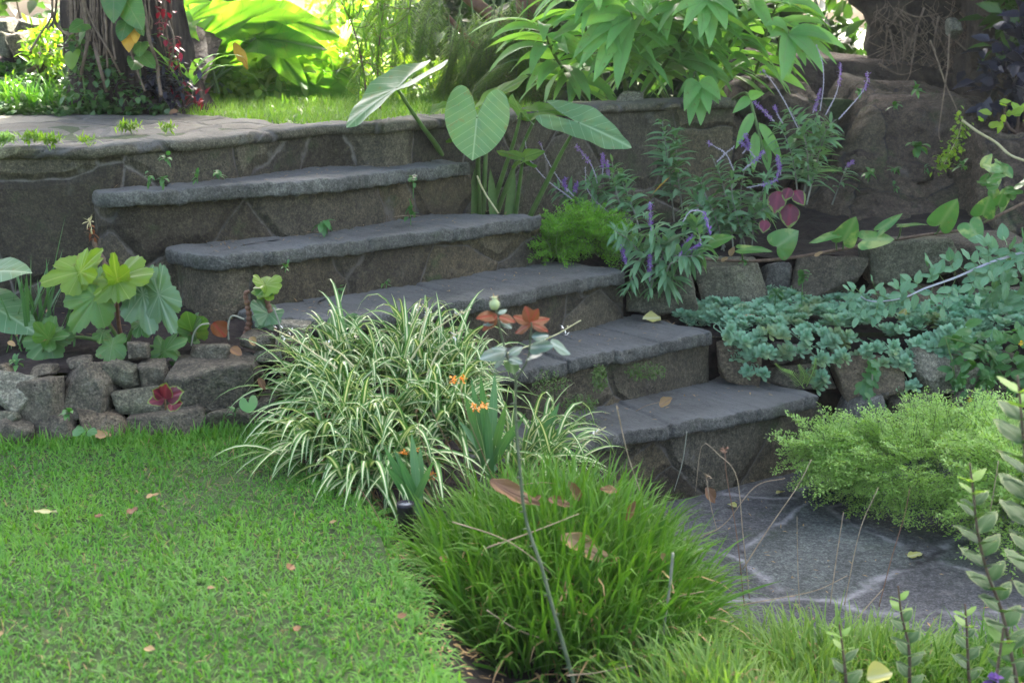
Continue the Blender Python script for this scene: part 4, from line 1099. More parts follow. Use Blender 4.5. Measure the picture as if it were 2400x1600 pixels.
M['leaf_rose'] = leafmat('blue green rose leaf', (.055, .095, .08), (.095, .145, .125), .2, vein='mid', vcol=(.2, .27, .26), rough=.4)
M['leaf_sprig'] = leafmat('pale edged sprig leaf', (.025, .065, .025), (.055, .115, .042), .3, vein='mid', vcol=(.08, .14, .065), rough=.5, spec=.2, edge=(.13, .18, .085))
M['leaf_sprig_tip'] = leafmat('fresh sprig tip', (.11, .21, .04), (.18, .27, .07), .4)
M['leaf_dry'] = leafmat('dry brown leaf', (.115, .060, .022), (.20, .11, .042), .15, vein='mid', vcol=(.13, .07, .04), rough=.7, var=.4, tcol=(1, 1, 1))
M['leaf_dry_pale'] = leafmat('dry pale leaf', (.24, .155, .06), (.34, .235, .10), .2, vein='mid', vcol=(.25, .17, .1), rough=.7, var=.35, tcol=(1, 1, .9))
M['leaf_fallen_yellow'] = leafmat('fallen yellow leaf', (.36, .38, .10), (.48, .45, .15), .25, vein='mid', vcol=(.5, .5, .3), rough=.6, tcol=(1, 1, .8))
M['rose_stem'] = plainmat('rose stem', (.05, .075, .035), (.10, .12, .065), 50, .55, .3)
M['leaf_weed'] = leafmat('weed leaf', (.045, .135, .045), (.085, .19, .06), .35)
M['moss'] = leafmat('moss', (.04, .085, .015), (.08, .14, .025), .2)
M['black_metal'] = plainmat('black painted metal', (.008, .008, .009), (.018, .018, .02), 60, .45, .1)
M['lens'] = plainmat('dusty lens', (.10, .11, .12), (.3, .32, .33), 60, .15, .1, spec=.8)
M['hip'] = plainmat('green rose hip', (.22, .30, .12), (.32, .38, .18), 25, .5, .1)
M['stalk_pale'] = plainmat('pale flower stalk', (.38, .36, .16), (.5, .46, .26), 40, .7, .3)
M['cane_white'] = plainmat('bloomed bramble cane', (.36, .36, .40), (.52, .5, .54), 40, .8, .2)
M['leaf_white'] = leafmat('white petal', (.7, .7, .65), (.8, .8, .75), .3, tcol=(1, 1, 1))

# lawn
def lawn(name, n, xf, y0, y1, L, W, mat, label):
    y = RNG.uniform(y0, y1, n); xr = np.interp(y, LAWN_EDGE[:, 1], LAWN_EDGE[:, 0])
    x = xr - np.abs(RNG.random(n)) * (xr + 2.2) + RNG.normal(0, .012, n) + np.array([fbm((0, b, 3), 9, 3) for b in y]) * .05 + .012
    z = np.array([lawn_z(a, b) for a, b in zip(x, y)]) - .004
    d = rdir(n, .75, .75)
    patch = np.array([fbm((a, b, 7), 2.6, 3) for a, b in zip(x, y)])
    mb = MB()
    strips(mb, np.stack([x, y, z], 1), d, RNG.uniform(.6, 1.25, n) * L * (1 + .5 * patch), RNG.uniform(.7, 1.2, n) * W, RNG.uniform(.3, 1.4, n), 'blade', 3, mid=False, rnd=np.clip(RNG.random(n) * .8 + patch * .55, 0, 1), roll=RNG.normal(0, .5, n))
    return stuff(mb.build(name, mat), label, 'grass')
lawn('lawn_grass', 115000, 0, 1.9, 3.78, .030, .0042, M['leaf_grass'], 'short green lawn grass')
y = RNG.uniform(2.0, 3.7, 1400); xr = np.interp(y, LAWN_EDGE[:, 1], LAWN_EDGE[:, 0]); x = xr - RNG.random(1400) * (xr + 1.9)
mb = MB(); strips(mb, np.stack([x, y, np.full(1400, .478)], 1), rdir(1400, .25), RNG.uniform(.015, .035, 1400), .0018, .6, 'blade', 3, mid=False)
stuff(mb.build('dead_grass', M['leaf_dry_pale']), 'scattered dead blades lying in the lawn', 'dead grass')
# taller blades against the stones
n = 1500; x = RNG.uniform(-1.9, -.62, n); y = 3.60 + .15 * np.clip((x * 3200 / 3.65 + 1200) / 600, -.5, 1.2) + RNG.normal(-.06, .03, n)
mb = MB(); strips(mb, np.stack([x, y, np.full(n, .465)], 1), rdir(n, 1.2, .5), RNG.uniform(.03, .075, n), .005, .6, 'blade', 3, mid=False)
stuff(mb.build('grass_fringe', M['leaf_grass']), 'taller grass along the foot of the low dry wall', 'grass')

n = 1500; y = RNG.uniform(2.0, 3.6, n); x = np.interp(y, LAWN_EDGE[:, 1], LAWN_EDGE[:, 0]) + RNG.normal(.015, .022, n)
mb = MB(); strips(mb, np.stack([x, y, np.full(n, .452)], 1), rdir(n, .7, .7) + np.array([.7, -.1, -.25]), RNG.uniform(.03, .06, n), .0042, .9, 'blade', 4, mid=False)
stuff(mb.build('border_grass', M['leaf_grass']), 'ragged blades hanging over the border of the lawn', 'grass')
# lily turf clump
def tuft_mound(name, label, c, rx, ry, hh, n, L, W, mat, spread=.55, droop=.9, group=None):
    a = RNG.uniform(0, 2 * np.pi, n); r_ = np.sqrt(RNG.random(n))
    ux, uy = np.cos(a) * r_, np.sin(a) * r_
    x, y = c[0] + ux * rx, c[1] + uy * ry
    z = np.array([bed_z(p, q) for p, q in zip(x, y)]) + hh * (1 - r_ ** 2)
    d = np.stack([ux * spread, uy * spread, np.ones(n)], 1) + RNG.normal(0, .28, (n, 3))
    t = thing(name, label, 'grass clump', (c[0], c[1], bed_z(c[0], c[1])), group)
    mb = MB(); strips(mb, np.stack([x, y, z], 1), d, RNG.uniform(.55, 1.15, n) * L, RNG.uniform(.75, 1.2, n) * W, RNG.uniform(.3, 1.5, n) * droop, 'blade', 6, mid=True, fold=.35, roll=RNG.normal(0, .5, n), dpow=1.6)
    part(mb, 'blades', M[mat], t)
    k = n // 14; i = RNG.integers(0, n, k)
    mb = MB(); strips(mb, np.stack([x[i], y[i], z[i]], 1), d[i] + RNG.normal(0, .3, (k, 3)), RNG.uniform(.6, 1.0, k) * L, W * .8, 1.3, 'blade', 5, mid=False)
    part(mb, 'dead_blades', M['leaf_dry_pale'], t)
    return t
tuft_mound('lily_turf', 'dense dark green grassy clump with dead brown leaves caught on it, beside the lawn', (.125, 2.90), .29, .38, .12, 3300, .235, .0092, 'leaf_mondo', spread=.42, droop=.75)
tuft_mound('rough_grass', 'pale rough grass tuft in the corner below the lily turf', (.46, 2.42), .26, .2, .03, 1500, .16, .0055, 'leaf_rough', spread=.7)
tuft_mound('rough_grass', 'bright rough grass tuft along the near edge of the paving', (.72, 2.74), .3, .2, .03, 1600, .14, .0058, 'leaf_rough', spread=.5)
tuft_mound('rough_grass', 'rough grass behind the pale edged sprigs', (1.08, 2.62), .34, .26, .02, 1500, .14, .006, 'leaf_mondo', spread=.5)
tuft_mound('rough_grass', 'thin grass tuft between the lily turf and the paving', (.50, 3.30), .08, .16, .02, 260, .11, .0055, 'leaf_rough', spread=.6)

# striped plants
def striped(name, label, ros, nl, L, W, stalks, bias=(0, -.1, 0)):
    cs = [D(x, y, yy) for x, y, yy in ros]
    c0 = np.mean(cs, axis=0)
    t = thing(name, label, 'striped plant', tuple(c0))
    mb = MB()
    for c in cs:
        n = nl
        a = RNG.uniform(0, 2 * np.pi, n); el = RNG.uniform(.2, 1.42, n)
        d = np.stack([np.cos(a) * np.cos(el), np.sin(a) * np.cos(el), np.sin(el)], 1) + np.array(bias) + nrm(c - c0 + 1e-6) * .25
        b = c + RNG.normal(size=(n, 3)) * [.025, .025, .012]
        strips(mb, b, d, RNG.uniform(.55, 1.1, n) * L, RNG.uniform(.7, 1.2, n) * W, RNG.uniform(.6, 2.3, n), 'blade', 10, fold=.45, roll=RNG.normal(0, .35, n), dpow=1.7)
    part(mb, 'foliage', M['leaf_spider'], t)
    mb = MB()
    for c in cs:
        n = 12
        strips(mb, c + RNG.normal(size=(n, 3)) * [.03, .03, .01] - [0, 0, .03], rdir(n, .1), RNG.uniform(.1, .2, n), .009, 1.8, 'blade', 6, fold=.5)
    part(mb, 'withered_leaves', M['leaf_dry_pale'], t)
    for l, yy in stalks:
        mb = MB(); c = smooth([D(x, y, yy) for x, y in l], 40); tube(mb, c, np.linspace(.0032, .0018, 40), 5)
        for k in range(9):
            p = c[28 + k]; strips(mb, [p], rdir(1, .5), .012, .006, .2, 'ovate', 2)
        s = part(mb, 'flower_stalk', M['stalk_pale'], t)
        mb = MB(); strips(mb, c[33] + RNG.normal(size=(7, 3)) * .007, rdir(7, .2), .013, .005, .1, 'lance', 2)
        q = part(mb, 'flower', M['leaf_white'], t); q.parent = s; q.location = (0, 0, 0)
    return t
striped('spider_plant', 'large mound of cream striped strap leaves at the foot of the stairs',
        [(800, 950, 3.62), (880, 880, 3.78), (960, 900, 3.72), (1030, 900, 3.8), (740, 940, 3.72), (830, 1030, 3.45), (920, 1000, 3.5), (1000, 985, 3.55), (760, 1060, 3.42), (1075, 925, 3.76), (860, 1110, 3.3), (940, 1090, 3.34), (800, 860, 3.85), (980, 830, 3.9), (1050, 1010, 3.5)],
        66, .275, .0178,
        [([(940, 870), (955, 800), (975, 740), (986, 700)], 3.7), ([(952, 860), (1000, 790), (1060, 745), (1104, 724)], 3.65), ([(1060, 860), (1180, 830), (1290, 790), (1362, 750)], 3.7), ([(800, 870), (740, 830), (690, 795), (642, 772)], 3.6), ([(830, 860), (800, 830), (775, 815), (757, 802)], 3.6), ([(960, 860), (985, 780), (1000, 730), (990, 712)], 3.72), ([(1000, 880), (1030, 820), (1060, 790), (1085, 772)], 3.6)])
striped('spider_plant', 'smaller striped plant with long pale leaves arching over the lowest step',
        [(1250, 1075, 3.62), (1285, 1105, 3.52), (1215, 1100, 3.5)], 28, .28, .018,
        [([(1260, 1080), (1320, 1050), (1370, 1030), (1420, 1000)], 3.6)], bias=(.25, -.05, .3))

# sword leaves and their neighbours
def sword(label, base, yy, blades, W=.022, mat='leaf_sword', name='sword_leaf_plant', group='sword leaved clumps'):
    b = D(*base, yy); t = thing(name, label, 'plant', tuple(b), group)
    for i, tp in enumerate(blades):
        s = b + RNG.normal(size=3) * [.012, .02, .004]; e = D(*tp, yy + RNG.uniform(-.06, .06)); v = e - s
        mb = MB(); strips(mb, [s], [nrm(v) + [0, 0, .03]], np.linalg.norm(v), W * RNG.uniform(.85, 1.1), .12, 'sword', 8, fold=.15, up=(.25, -1, .1), roll=[RNG.normal(0, .3)])
        part(mb, 'leaf', M[mat], t)
    return t
sword('fan of blue green sword leaves standing in the striped mound', (1150, 1110), 3.36, [(1105, 885), (1126, 872), (1160, 868), (1090, 920), (1185, 940), (1140, 950), (1210, 985), (1075, 980), (1230, 965)])
sword('lower fan of sword leaves beside the black garden light', (985, 1200), 3.12, [(900, 1040), (925, 1050), (935, 1070), (965, 1010), (985, 1045), (905, 1085), (1015, 1075)], W=.02)
sword('single broad sword leaf leaning over the lowest tread', (1240, 1090), 3.6, [(1365, 980), (1310, 940)], W=.026)
for l, lab in (([(1100, 1180), (1085, 1050), (1070, 950), (1063, 893)], 'topmost orange flower stalk in the striped mound'), ([(1140, 1160), (1135, 1060), (1118, 990), (1112, 955)], 'orange flower stalk among the sword leaves'), ([(985, 1180), (965, 1120), (955, 1090), (950, 1060)], 'orange flower stalk above the black garden light'), ([(1040, 1220), (1020, 1170), (1012, 1140), (1010, 1117)], 'small low orange flower beside the lily turf')):
    c = smooth([D(x, y, 3.2) for x, y in l], 24); t = thing('orange_flower_stalk', lab, 'flower', tuple(c[0]), 'orange flower stalks')
    mb = MB(); tube(mb, c, .0014, 4); part(mb, 'stalk', M['stem_green'], t)
    mb = MB(); 
    for k in range(2 if 'small' not in lab else 1):
        p = c[-1] + np.array([k * .022, 0, k * .006]); strips(mb, p + RNG.normal(size=(16, 3)) * .004, rdir(16, .2), .011, .007, .2, 'ovate', 2)
    part(mb, 'blossom', M['petal_orange'], t)

# black garden light
c = D(950, 1178, 3.05); t = thing('garden_spotlight', 'small black cylindrical garden light half hidden in the bed', 'garden light', tuple(c - [0, 0, .13]))
def lathe(mb, c, prof, sides=28):
    an = np.linspace(0, 2 * np.pi, sides, endpoint=False); n = len(prof)
    V = [(c[0] + r_ * math.cos(a), c[1] + r_ * math.sin(a), c[2] + z) for r_, z in prof for a in an]
    Q = [(i * sides + j, i * sides + (j + 1) % sides, (i + 1) * sides + (j + 1) % sides, (i + 1) * sides + j) for i in range(n - 1) for j in range(sides)]
    mb.add(V, Q)
mb = MB(); lathe(mb, c, [(.001, -.16), (.019, -.16), (.0195, -.012), (.021, -.01), (.021, 0), (.0185, .001), (.018, -.006)]); part(mb, 'housing', M['black_metal'], t)
mb = MB(); lathe(mb, c, [(.018, -.005), (.012, -.003), (.0005, -.002)]); part(mb, 'lens', M['lens'], t)
c = D(894, 1122, 3.15); e = D(922, 1205, 3.2); mb = MB(); tube(mb, smooth([c, (c + e) / 2 + [.003, 0, 0], e], 10), np.linspace(.0085, .0105, 10), 10)
tag(mb.build('cut_stem', M['stem_green'], origin=e), 'thick yellow green stem cut off at the top beside the garden light', 'stem')

# rose
rb = D(1344, 1597, 2.42); t = thing('rose_bush', 'thorny rose with young red leaves and a green hip before the stairs', 'rose', tuple(rb))
rc = smooth([D(1358, 1680, 2.42), rb, D(1298, 1433, 2.44), D(1269, 1329, 2.45), D(1233, 1218, 2.47), D(1219, 1107, 2.48), D(1208, 956, 2.5), D(1208, 887, 2.5), D(1189, 834, 2.5), D(1170, 765, 2.5), D(1161, 722, 2.5)], 120)
mb = MB(); tube(mb, rc, np.linspace(.0046, .0018, 120), 8)
rc2 = smooth([D(1208, 892, 2.5), D(1237, 840, 2.49), D(1243, 790, 2.48), D(1246, 755, 2.48)], 20); tube(mb, rc2, .0019, 6)
for i in range(16, 100, 5):
    d = nrm(np.array([RNG.choice([-1, 1]), RNG.normal(0, .4), .15])); p = rc[i]
    tube(mb, [p, p + d * .006, p + d * .012 - [0, 0, .002]], [.003, .0016, .0003], 5)
part(mb, 'stem', M['rose_stem'], t)
c = D(1159, 713, 2.5); mb = MB(); lathe(mb, c, [(.0005, -.011), (.006, -.010), (.0098, -.003), (.0095, .004), (.005, .009), (.003, .010), (.006, .014), (.0005, .0135)], 16); part(mb, 'hip', M['hip'], t)
mb = MB(); strips(mb, np.repeat([c + [0, 0, .010]], 6, 0), rdir(6, .5), .012, .004, .6, 'lance', 3); part(mb, 'sepals', M['leaf_dry_pale'], t)
RL = [((1246, 757), (1200, 735), 'leaf_rose_red'), ((1246, 757), (1230, 712), 'leaf_rose_red'), ((1246, 755), (1292, 742), 'leaf_rose_red'), ((1246, 758), (1290, 775), 'leaf_rose_red'), ((1246, 758), (1200, 778), 'leaf_rose_red'), ((1246, 752), (1262, 720), 'leaf_rose_red'), ((1165, 738), (1113, 742), 'leaf_rose_red'), ((1165, 740), (1125, 775), 'leaf_rose_red'), ((1170, 742), (1212, 752), 'leaf_rose_red'),
      ((1168, 735), (1190, 722), 'leaf_rose'), ((1168, 745), (1126, 760), 'leaf_rose'), ((1172, 752), (1205, 768), 'leaf_rose'), ((1184, 822), (1118, 838), 'leaf_rose'), ((1186, 826), (1150, 862), 'leaf_rose'), ((1186, 820), (1150, 812), 'leaf_rose'), ((1194, 832), (1226, 808), 'leaf_rose'), ((1194, 840), (1226, 850), 'leaf_rose'), ((1196, 845), (1205, 875), 'leaf_rose'), ((1240, 815), (1300, 805), 'leaf_rose'), ((1290, 802), (1346, 826), 'leaf_rose'), ((1246, 790), (1290, 782), 'leaf_rose'), ((1238, 838), (1270, 826), 'leaf_rose')]
for i, (a, tp, mt) in enumerate(RL):
    a3, t3 = D(*a, 2.49 - .01 * (i % 3)), D(*tp, 2.49 + RNG.uniform(-.03, .02)); mb = MB()
    leaf_on(mb, a3, t3, (RNG.normal(0, .2), -.45, .8), out_ovate(w=.37), cup=.15, droop=.12, wave=.015, seed=i, size=np.linalg.norm(t3 - a3) * .92)
    part(mb, 'leaflet', M[mt], t)

# ------------------------------------------------------------------ taro
tb_ = D(1140, 535, 5.55); t = thing('taro_plant', 'tall taro with big heart shaped leaves growing at the end of the upper steps', 'taro', tuple(tb_))
TARO = [((1118, 274), (1108, 370), (.05, -.95, .3), .76, .74, 5.2, [(1118, 274), (1122, 330), (1120, 400), (1124, 540)]),
        ((930, 207), (810, 284), (-.38, -.28, .88), .56, .85, 5.15, [(930, 207), (985, 290), (1025, 345), (1052, 400)]),
        ((1358, 288), (1478, 336), (-.5, -.32, .8), .42, .75, 5.35, [(1358, 288), (1320, 350), (1280, 430), (1236, 520)]),
        ((1140, 240), (1228, 170), (-.3, -.3, .8), .4, .5, 5.6, [(1140, 240), (1140, 330), (1135, 430), (1132, 540)]),
        ((1222, 264), (1196, 228), (-.6, -.6, .3), .6, .6, 5.45, [(1222, 264), (1205, 330), (1175, 420), (1138, 540)]),
        ((1262, 262), (1352, 252), (.1, -.5, .8), .36, .5, 5.5, [(1262, 262), (1230, 330), (1190, 430), (1150, 540)]),
        ((1225, 372), (1168, 350), (.0, -.5, .85), .34, .5, 5.35, [(1225, 372), (1218, 430), (1208, 500), (1204, 540)]),
        ((1224, 372), (1272, 352), (-.2, -.5, .8), .45, .4, 5.38, None), ((1010, 262), (1046, 240), (0, -.6, .7), .4, .5, 5.6, [(1010, 262), (1040, 300), (1080, 400), (1110, 540)]),
        ((1062, 330), (1048, 322), (-.3, -.7, .3), .4, .5, 5.5, None)]
for i, (a, tp, nv, w, lobe, yy, pet) in enumerate(TARO):
    a3 = D(*a, yy); t3 = D(*tp, yy - .06); mb = MB()
    if i == 1: t3 = D(*tp, yy - .10)
    leaf_on(mb, a3, t3, nv, out_heart(n=56, w=w, lobe=lobe), cup=.10 if i == 0 else -.16, droop=.12, wave=.035, seed=40 + i, rings=9, rnd=.4 + .1 * (i % 4), fold=.12 if i == 1 else 0)
    lf = part(mb, 'leaf', M['leaf_taro'] if i in (0, 1, 2, 4) else M['leaf_ear'], t)
    if pet:
        mb = MB(); pp = [a3] + [D(x, y, yy + (5.58 - yy) * (j + 1) / 3) for j, (x, y) in enumerate(pet[1:])]
        tube(mb, smooth(pp, 20), np.linspace(.006, .013, 20), 8)
        s = part(mb, 'petiole', M['stem_green'], t); s.parent = lf; s.location = (0, 0, 0)
for x0, x1 in ((1105, 1112), (1160, 1150), (1185, 1205), (1095, 1090)):
    mb = MB(); strips(mb, [D(x0, 545, 5.5)], [D(x1, 400, 5.5) - D(x0, 545, 5.5)], .26, .035, .1, 'sword', 8, fold=.6, up=(0, -1, .1)); part(mb, 'sheath', M['stem_green'], t)
mb = MB(); tube(mb, smooth([D(1118, 412, 5.2), D(1135, 450, 5.22), D(1168, 500, 5.24)], 10), .0036, 6); tag(mb.build('fallen_stalk', M['stalk_pale'], origin=D(1168, 500, 5.24)), 'yellow leaf stalk leaning against the taro stems', 'stalk')
for i, (a, tp, lab) in enumerate([((-40, 640), (58, 622), 'grey green broad leaf at the edge of the picture beside the terrace wall'), ((-30, 712), (80, 766), 'lower grey green broad leaf drooping at the edge of the picture')]):
    mb = MB(); leaf_on(mb, D(*a, 4.0), D(*tp, 3.92), (.1, -.5, .8), out_heart(w=.42, lobe=.35), cup=.1, droop=.15, seed=60 + i, wave=.02)
    tag(mb.build('broad_leaf', M['leaf_taro'], origin=D(*a, 4.0)), lab, 'leaf')

# ------------------------------------------------------------------ begonias
bb_ = D(292, 812, 4.02); t = thing('begonia_plant', 'large begonia with lobed yellow green leaves in front of the terrace wall', 'begonia', tuple(bb_))
BEG = [((189, 637), (96, 656), (.25, -.75, .6), .54, 'leaf_begonia_lit', 0), ((189, 637), (225, 585), (-.2, -.85, .5), .46, 'leaf_begonia_lit', 0), ((275, 655), (352, 636), (-.1, -.7, .7), .62, 'leaf_begonia_lit', 1), ((275, 655), (262, 600), (0, -.8, .6), .42, 'leaf_begonia_lit', 1), ((268, 660), (222, 690), (.2, -.8, .5), .5, 'leaf_begonia_lit', 0), ((225, 695), (165, 775), (.2, -.85, .4), .6, 'leaf_begonia', 2),
       ((335, 690), (352, 780), (-.1, -.85, .5), .62, 'leaf_begonia_grey', 3), ((372, 690), (402, 780), (-.4, -.8, .4), .5, 'leaf_begonia_grey', 3), ((350, 672), (400, 690), (-.3, -.7, .65), .55, 'leaf_begonia_grey', 3), ((312, 670), (300, 720), (0, -.8, .5), .5, 'leaf_begonia_grey', 3), ((386, 822), (378, 878), (0, -.8, .6), .6, 'leaf_begonia', 4), ((386, 822), (428, 795), (-.2, -.7, .6), .55, 'leaf_begonia', 4), ((116, 795), (62, 855), (.2, -.75, .6), .62, 'leaf_begonia', 5), ((116, 795), (150, 780), (-.1, -.7, .7), .5, 'leaf_begonia', 5), ((112, 790), (85, 758), (0, -.8, .6), .5, 'leaf_begonia', 5), ((262, 810), (252, 858), (0, -.85, .5), .62, 'leaf_begonia', 6), ((330, 760), (345, 785), (-.1, -.8, .5), .55, 'leaf_begonia', 3), ((240, 780), (232, 800), (.1, -.8, .5), .5, 'leaf_begonia', 6)]
PETS = {0: [(189, 637), (215, 690), (260, 765), (290, 812)], 1: [(275, 655), (274, 710), (280, 770), (292, 812)], 2: [(222, 732), (250, 755), (275, 790), (290, 812)], 3: [(335, 690), (325, 740), (305, 785), (294, 812)], 4: [(386, 822), (360, 812), (320, 815), (294, 815)], 5: [(116, 795), (165, 790), (220, 795), (285, 815)], 6: [(262, 810), (275, 812), (290, 814)]}
for i, (a, tp, nv, w, mt, pk) in enumerate(BEG):
    yy = 3.92 - .02 * (i % 4); a3 = D(*a, yy); t3 = D(*tp, yy - .05); mb = MB()
    leaf_on(mb, a3, t3, np.array(nv), out_palmate(lobes=5, depth=.36, teeth=.07, w=w * 1.35, seed=i), cup=.22, droop=.15, wave=.05, seed=i + 70, rings=6, rnd=RNG.random())
    part(mb, 'leaf', M[mt], t)
for k, l in PETS.items():
    mb = MB(); tube(mb, smooth([D(x, y, 3.94 + .08 * j / len(l)) for j, (x, y) in enumerate(l)], 20), np.linspace(.0045, .0075, 20), 7); part(mb, 'petiole', M['stem_red'] if k in (0, 1) else M['stem_green'], t)
def ringed(mb, l, yy, r0, r1):
    c = smooth([D(x, y, yy) for x, y in l], 60); r_ = np.linspace(r0, r1, 60) * (1 + .13 * np.sign(np.sin(np.arange(60) * 1.05)))
    tube(mb, c, r_, 9); return c
t = thing('begonia_stalk', 'ringed brown begonia stalk with a pale bud at its top', 'stalk', tuple(D(270, 735, 4.12)))
mb = MB(); ringed(mb, [(270, 740), (252, 645), (240, 605), (225, 580), (218, 560)], 4.12, .012, .006); part(mb, 'stalk', M['stem_brown'], t)
mb = MB(); c = D(215, 548, 4.12); strips(mb, c + RNG.normal(size=(14, 3)) * [.008, .008, .012], rdir(14, .2), .026, .01, .4, 'ovate', 3); part(mb, 'bracts', M['leaf_rose_red'], t)
mb = MB(); tube(mb, smooth([c, D(212, 530, 4.12), D(209, 515, 4.12)], 8), .003, 5); strips(mb, np.repeat([D(209, 520, 4.11)], 7, 0), rdir(7, 1.0), .026, .012, .3, 'ovate', 3); part(mb, 'bud', M['stalk_pale'], t)
for l, lvs, lab in (([(574, 795), (584, 755), (580, 715), (575, 690), (584, 682)], [], 'bare reddish brown begonia stump with a hooked tip'), ([(640, 772), (632, 730), (622, 690), (618, 670)], [((620, 668), (596, 655), 'leaf_begonia_lit'), ((622, 668), (655, 672), 'leaf_begonia_lit'), ((622, 675), (604, 688), 'leaf_begonia'), ((625, 680), (632, 700), 'leaf_begonia_lit'), ((628, 735), (592, 708), 'leaf_begonia_grey'), ((625, 740), (602, 765), 'leaf_begonia_grey'), ((630, 735), (652, 755), 'leaf_begonia_grey')], 'begonia stump crowned with small fresh leaves'), ([(452, 790), (448, 775), (455, 762)], [((450, 775), (438, 735), 'leaf_begonia'), ((445, 780), (415, 768), 'leaf_begonia'), ((452, 772), (462, 745), 'leaf_begonia_grey')], 'young begonia shoot on the bed edge')):
    t = thing('begonia_stump', lab, 'begonia', tuple(D(*l[0], 3.95)), 'small begonias on the rock bed')
    mb = MB(); ringed(mb, l, 3.95, .011, .006); part(mb, 'stalk', M['stem_red'], t)
    for i, (a, tp, mt) in enumerate(lvs):
        mb = MB(); leaf_on(mb, D(*a, 3.94), D(*tp, 3.9), (0, -.7, .7), out_palmate(n=60, lobes=5, depth=.25, w=.95, seed=i), cup=.15, droop=.15, wave=.05, seed=i + 90, rings=4); part(mb, 'leaf', M[mt], t)
for l in ([(490, 758), (470, 762), (455, 780), (448, 810)], [(572, 748), (545, 740), (535, 760), (536, 800)], [(640, 720), (655, 760), (668, 830)], [(636, 780), (650, 800), (660, 840)]):
    mb = MB(); tube(mb, smooth([D(x, y, 3.86) for x, y in l], 18), .0027, 6); tag(mb.build('bent_stalk', M['sage_stem'], origin=D(*l[-1], 3.86)), {490: 'curved stalk holding the curled orange dead leaf', 572: 'hooped thin stalk beside the bare begonia stump', 640: 'long bent stalk dangling over the stones from the leafy stump', 636: 'short bent stalk hanging over the smooth dark stone'}[l[0][0]], 'stalk')
# blades at the left of the bed
t = thing('grassy_clump', 'clump of upright narrow blades between the begonia and the picture edge', 'plant', tuple(D(90, 820, 4.05)))
b = D(85, 820, 4.05); mb = MB(); n = 34
strips(mb, b + RNG.normal(size=(n, 3)) * [.045, .04, .005], np.stack([RNG.normal(.12, .22, n), RNG.normal(0, .15, n), np.ones(n)], 1), RNG.uniform(.16, .34, n), .011, .35, 'sword', 8, fold=.2)
strips(mb, [D(108, 720, 4.05)], [D(153, 500, 4.05) - D(108, 720, 4.05)], .29, .012, .05, 'blade', 8); part(mb, 'blades', M['leaf_sword'], t)

# ------------------------------------------------------------------ feathery tiny leaved shrubs
def spray_shrub(name, label, c, r, base, ns, nl, L, mat, ll, reach=.16, stems=14, cat='shrub'):
    c = np.asarray(c); r = np.asarray(r); t = thing(name, label, cat, tuple(base))
    mb = MB(); ms = MB()
    an = RNG.uniform(0, 2 * np.pi, ns); u = RNG.uniform(-.75, 1, ns); k = RNG.uniform(.55, 1, ns) ** .6
    dirs = np.stack([np.cos(an) * np.sqrt(1 - u * u), np.sin(an) * np.sqrt(1 - u * u), u], 1)
    for i in range(ns):
        p0 = c + dirs[i] * r * k[i] * RNG.uniform(.55, .8)
        d = nrm(dirs[i] * [1, 1, .8] + RNG.normal(0, .25, 3) + [0, 0, .2]); l = reach * RNG.uniform(.7, 1.2)
        m_ = 12; q = [p0]
        for j in range(m_): q.append(q[-1] + nrm(d + np.array([0, 0, -.6]) * (j / m_)) * l / m_)
        q = np.array(q); tube(ms, q[::3], .0011, 3, cap=False)
        side = nrm(np.cross(d, [0, 0, 1.0]) + 1e-6)
        j = RNG.uniform(0, m_, nl); jj = j.astype(int).clip(0, m_ - 1); f = (j - jj)[:, None]
        sp = RNG.uniform(-1, 1, nl) * (.42 - .30 * j / m_) * l
        pb = q[jj] * (1 - f) + q[jj + 1] * f + side * sp[:, None] + nrm(d) * np.abs(sp)[:, None] * .8 + RNG.normal(0, .003, (nl, 3))
        ld = side * np.sign(sp)[:, None] * .7 + nrm(d) * .5 + RNG.normal(0, .5, (nl, 3)) + [0, 0, .25]
        strips(mb, pb, ld, RNG.uniform(.7, 1.25, nl) * L, RNG.uniform(.7, 1.2, nl) * L * .62, .2, 'round', 2, mid=False, rnd=np.clip(RNG.normal(.45, .22, nl) + .25 * (k[i] - .8), 0, 1))
    for i in range(stems):
        e = c + nrm(RNG.normal(size=3)) * r * .6; tube(ms, smooth([np.asarray(base) + RNG.normal(size=3) * [.08, .05, 0], (c + e) / 2 - [0, 0, .03], e], 8), np.linspace(.004, .002, 8), 5)
    part(mb, 'foliage', M[mat], t); part(ms, 'stems', M['stem_green'], t)
    return t
spray_shrub('feathery_shrub', 'light green feathery shrub with tiny leaves spreading over the paving below the dry stones', D(2215, 1085, 4.35), (.54, .34, .10), P(2240, 1190, 0), 620, 175, .0092, 'leaf_pilea', 0, reach=.16)
spray_shrub('feathery_shrub', 'part of the feathery shrub running out of the picture behind the pale edged sprigs', D(2420, 1150, 3.9), (.24, .26, .20), P(2440, 1290, 0), 200, 110, .0115, 'leaf_pilea', 0, reach=.14)
spray_shrub('feathery_shrub', 'slim side shoot of feathery shrub reaching towards the lowest riser', D(1950, 1055, 4.4), (.13, .1, .05), P(2060, 1130, 0.05), 50, 90, .0115, 'leaf_pilea', 0, reach=.12, stems=5)
spray_shrub('moss_cushion', 'bright green feathery cushion at the end of the third step under the sage', D(1370, 555, 5.35), (.19, .17, .085), P(1380, 600, .69), 230, 100, .0105, 'leaf_pilea_deep', 0, reach=.09)
mb = MB(); spray_shrub('moss_cushion', 'small drooping edge of the green cushion on the side of the third step', D(1300, 575, 5.22), (.07, .07, .07), P(1310, 610, .69), 50, 80, .0105, 'leaf_pilea_deep', 0, reach=.07, stems=4)

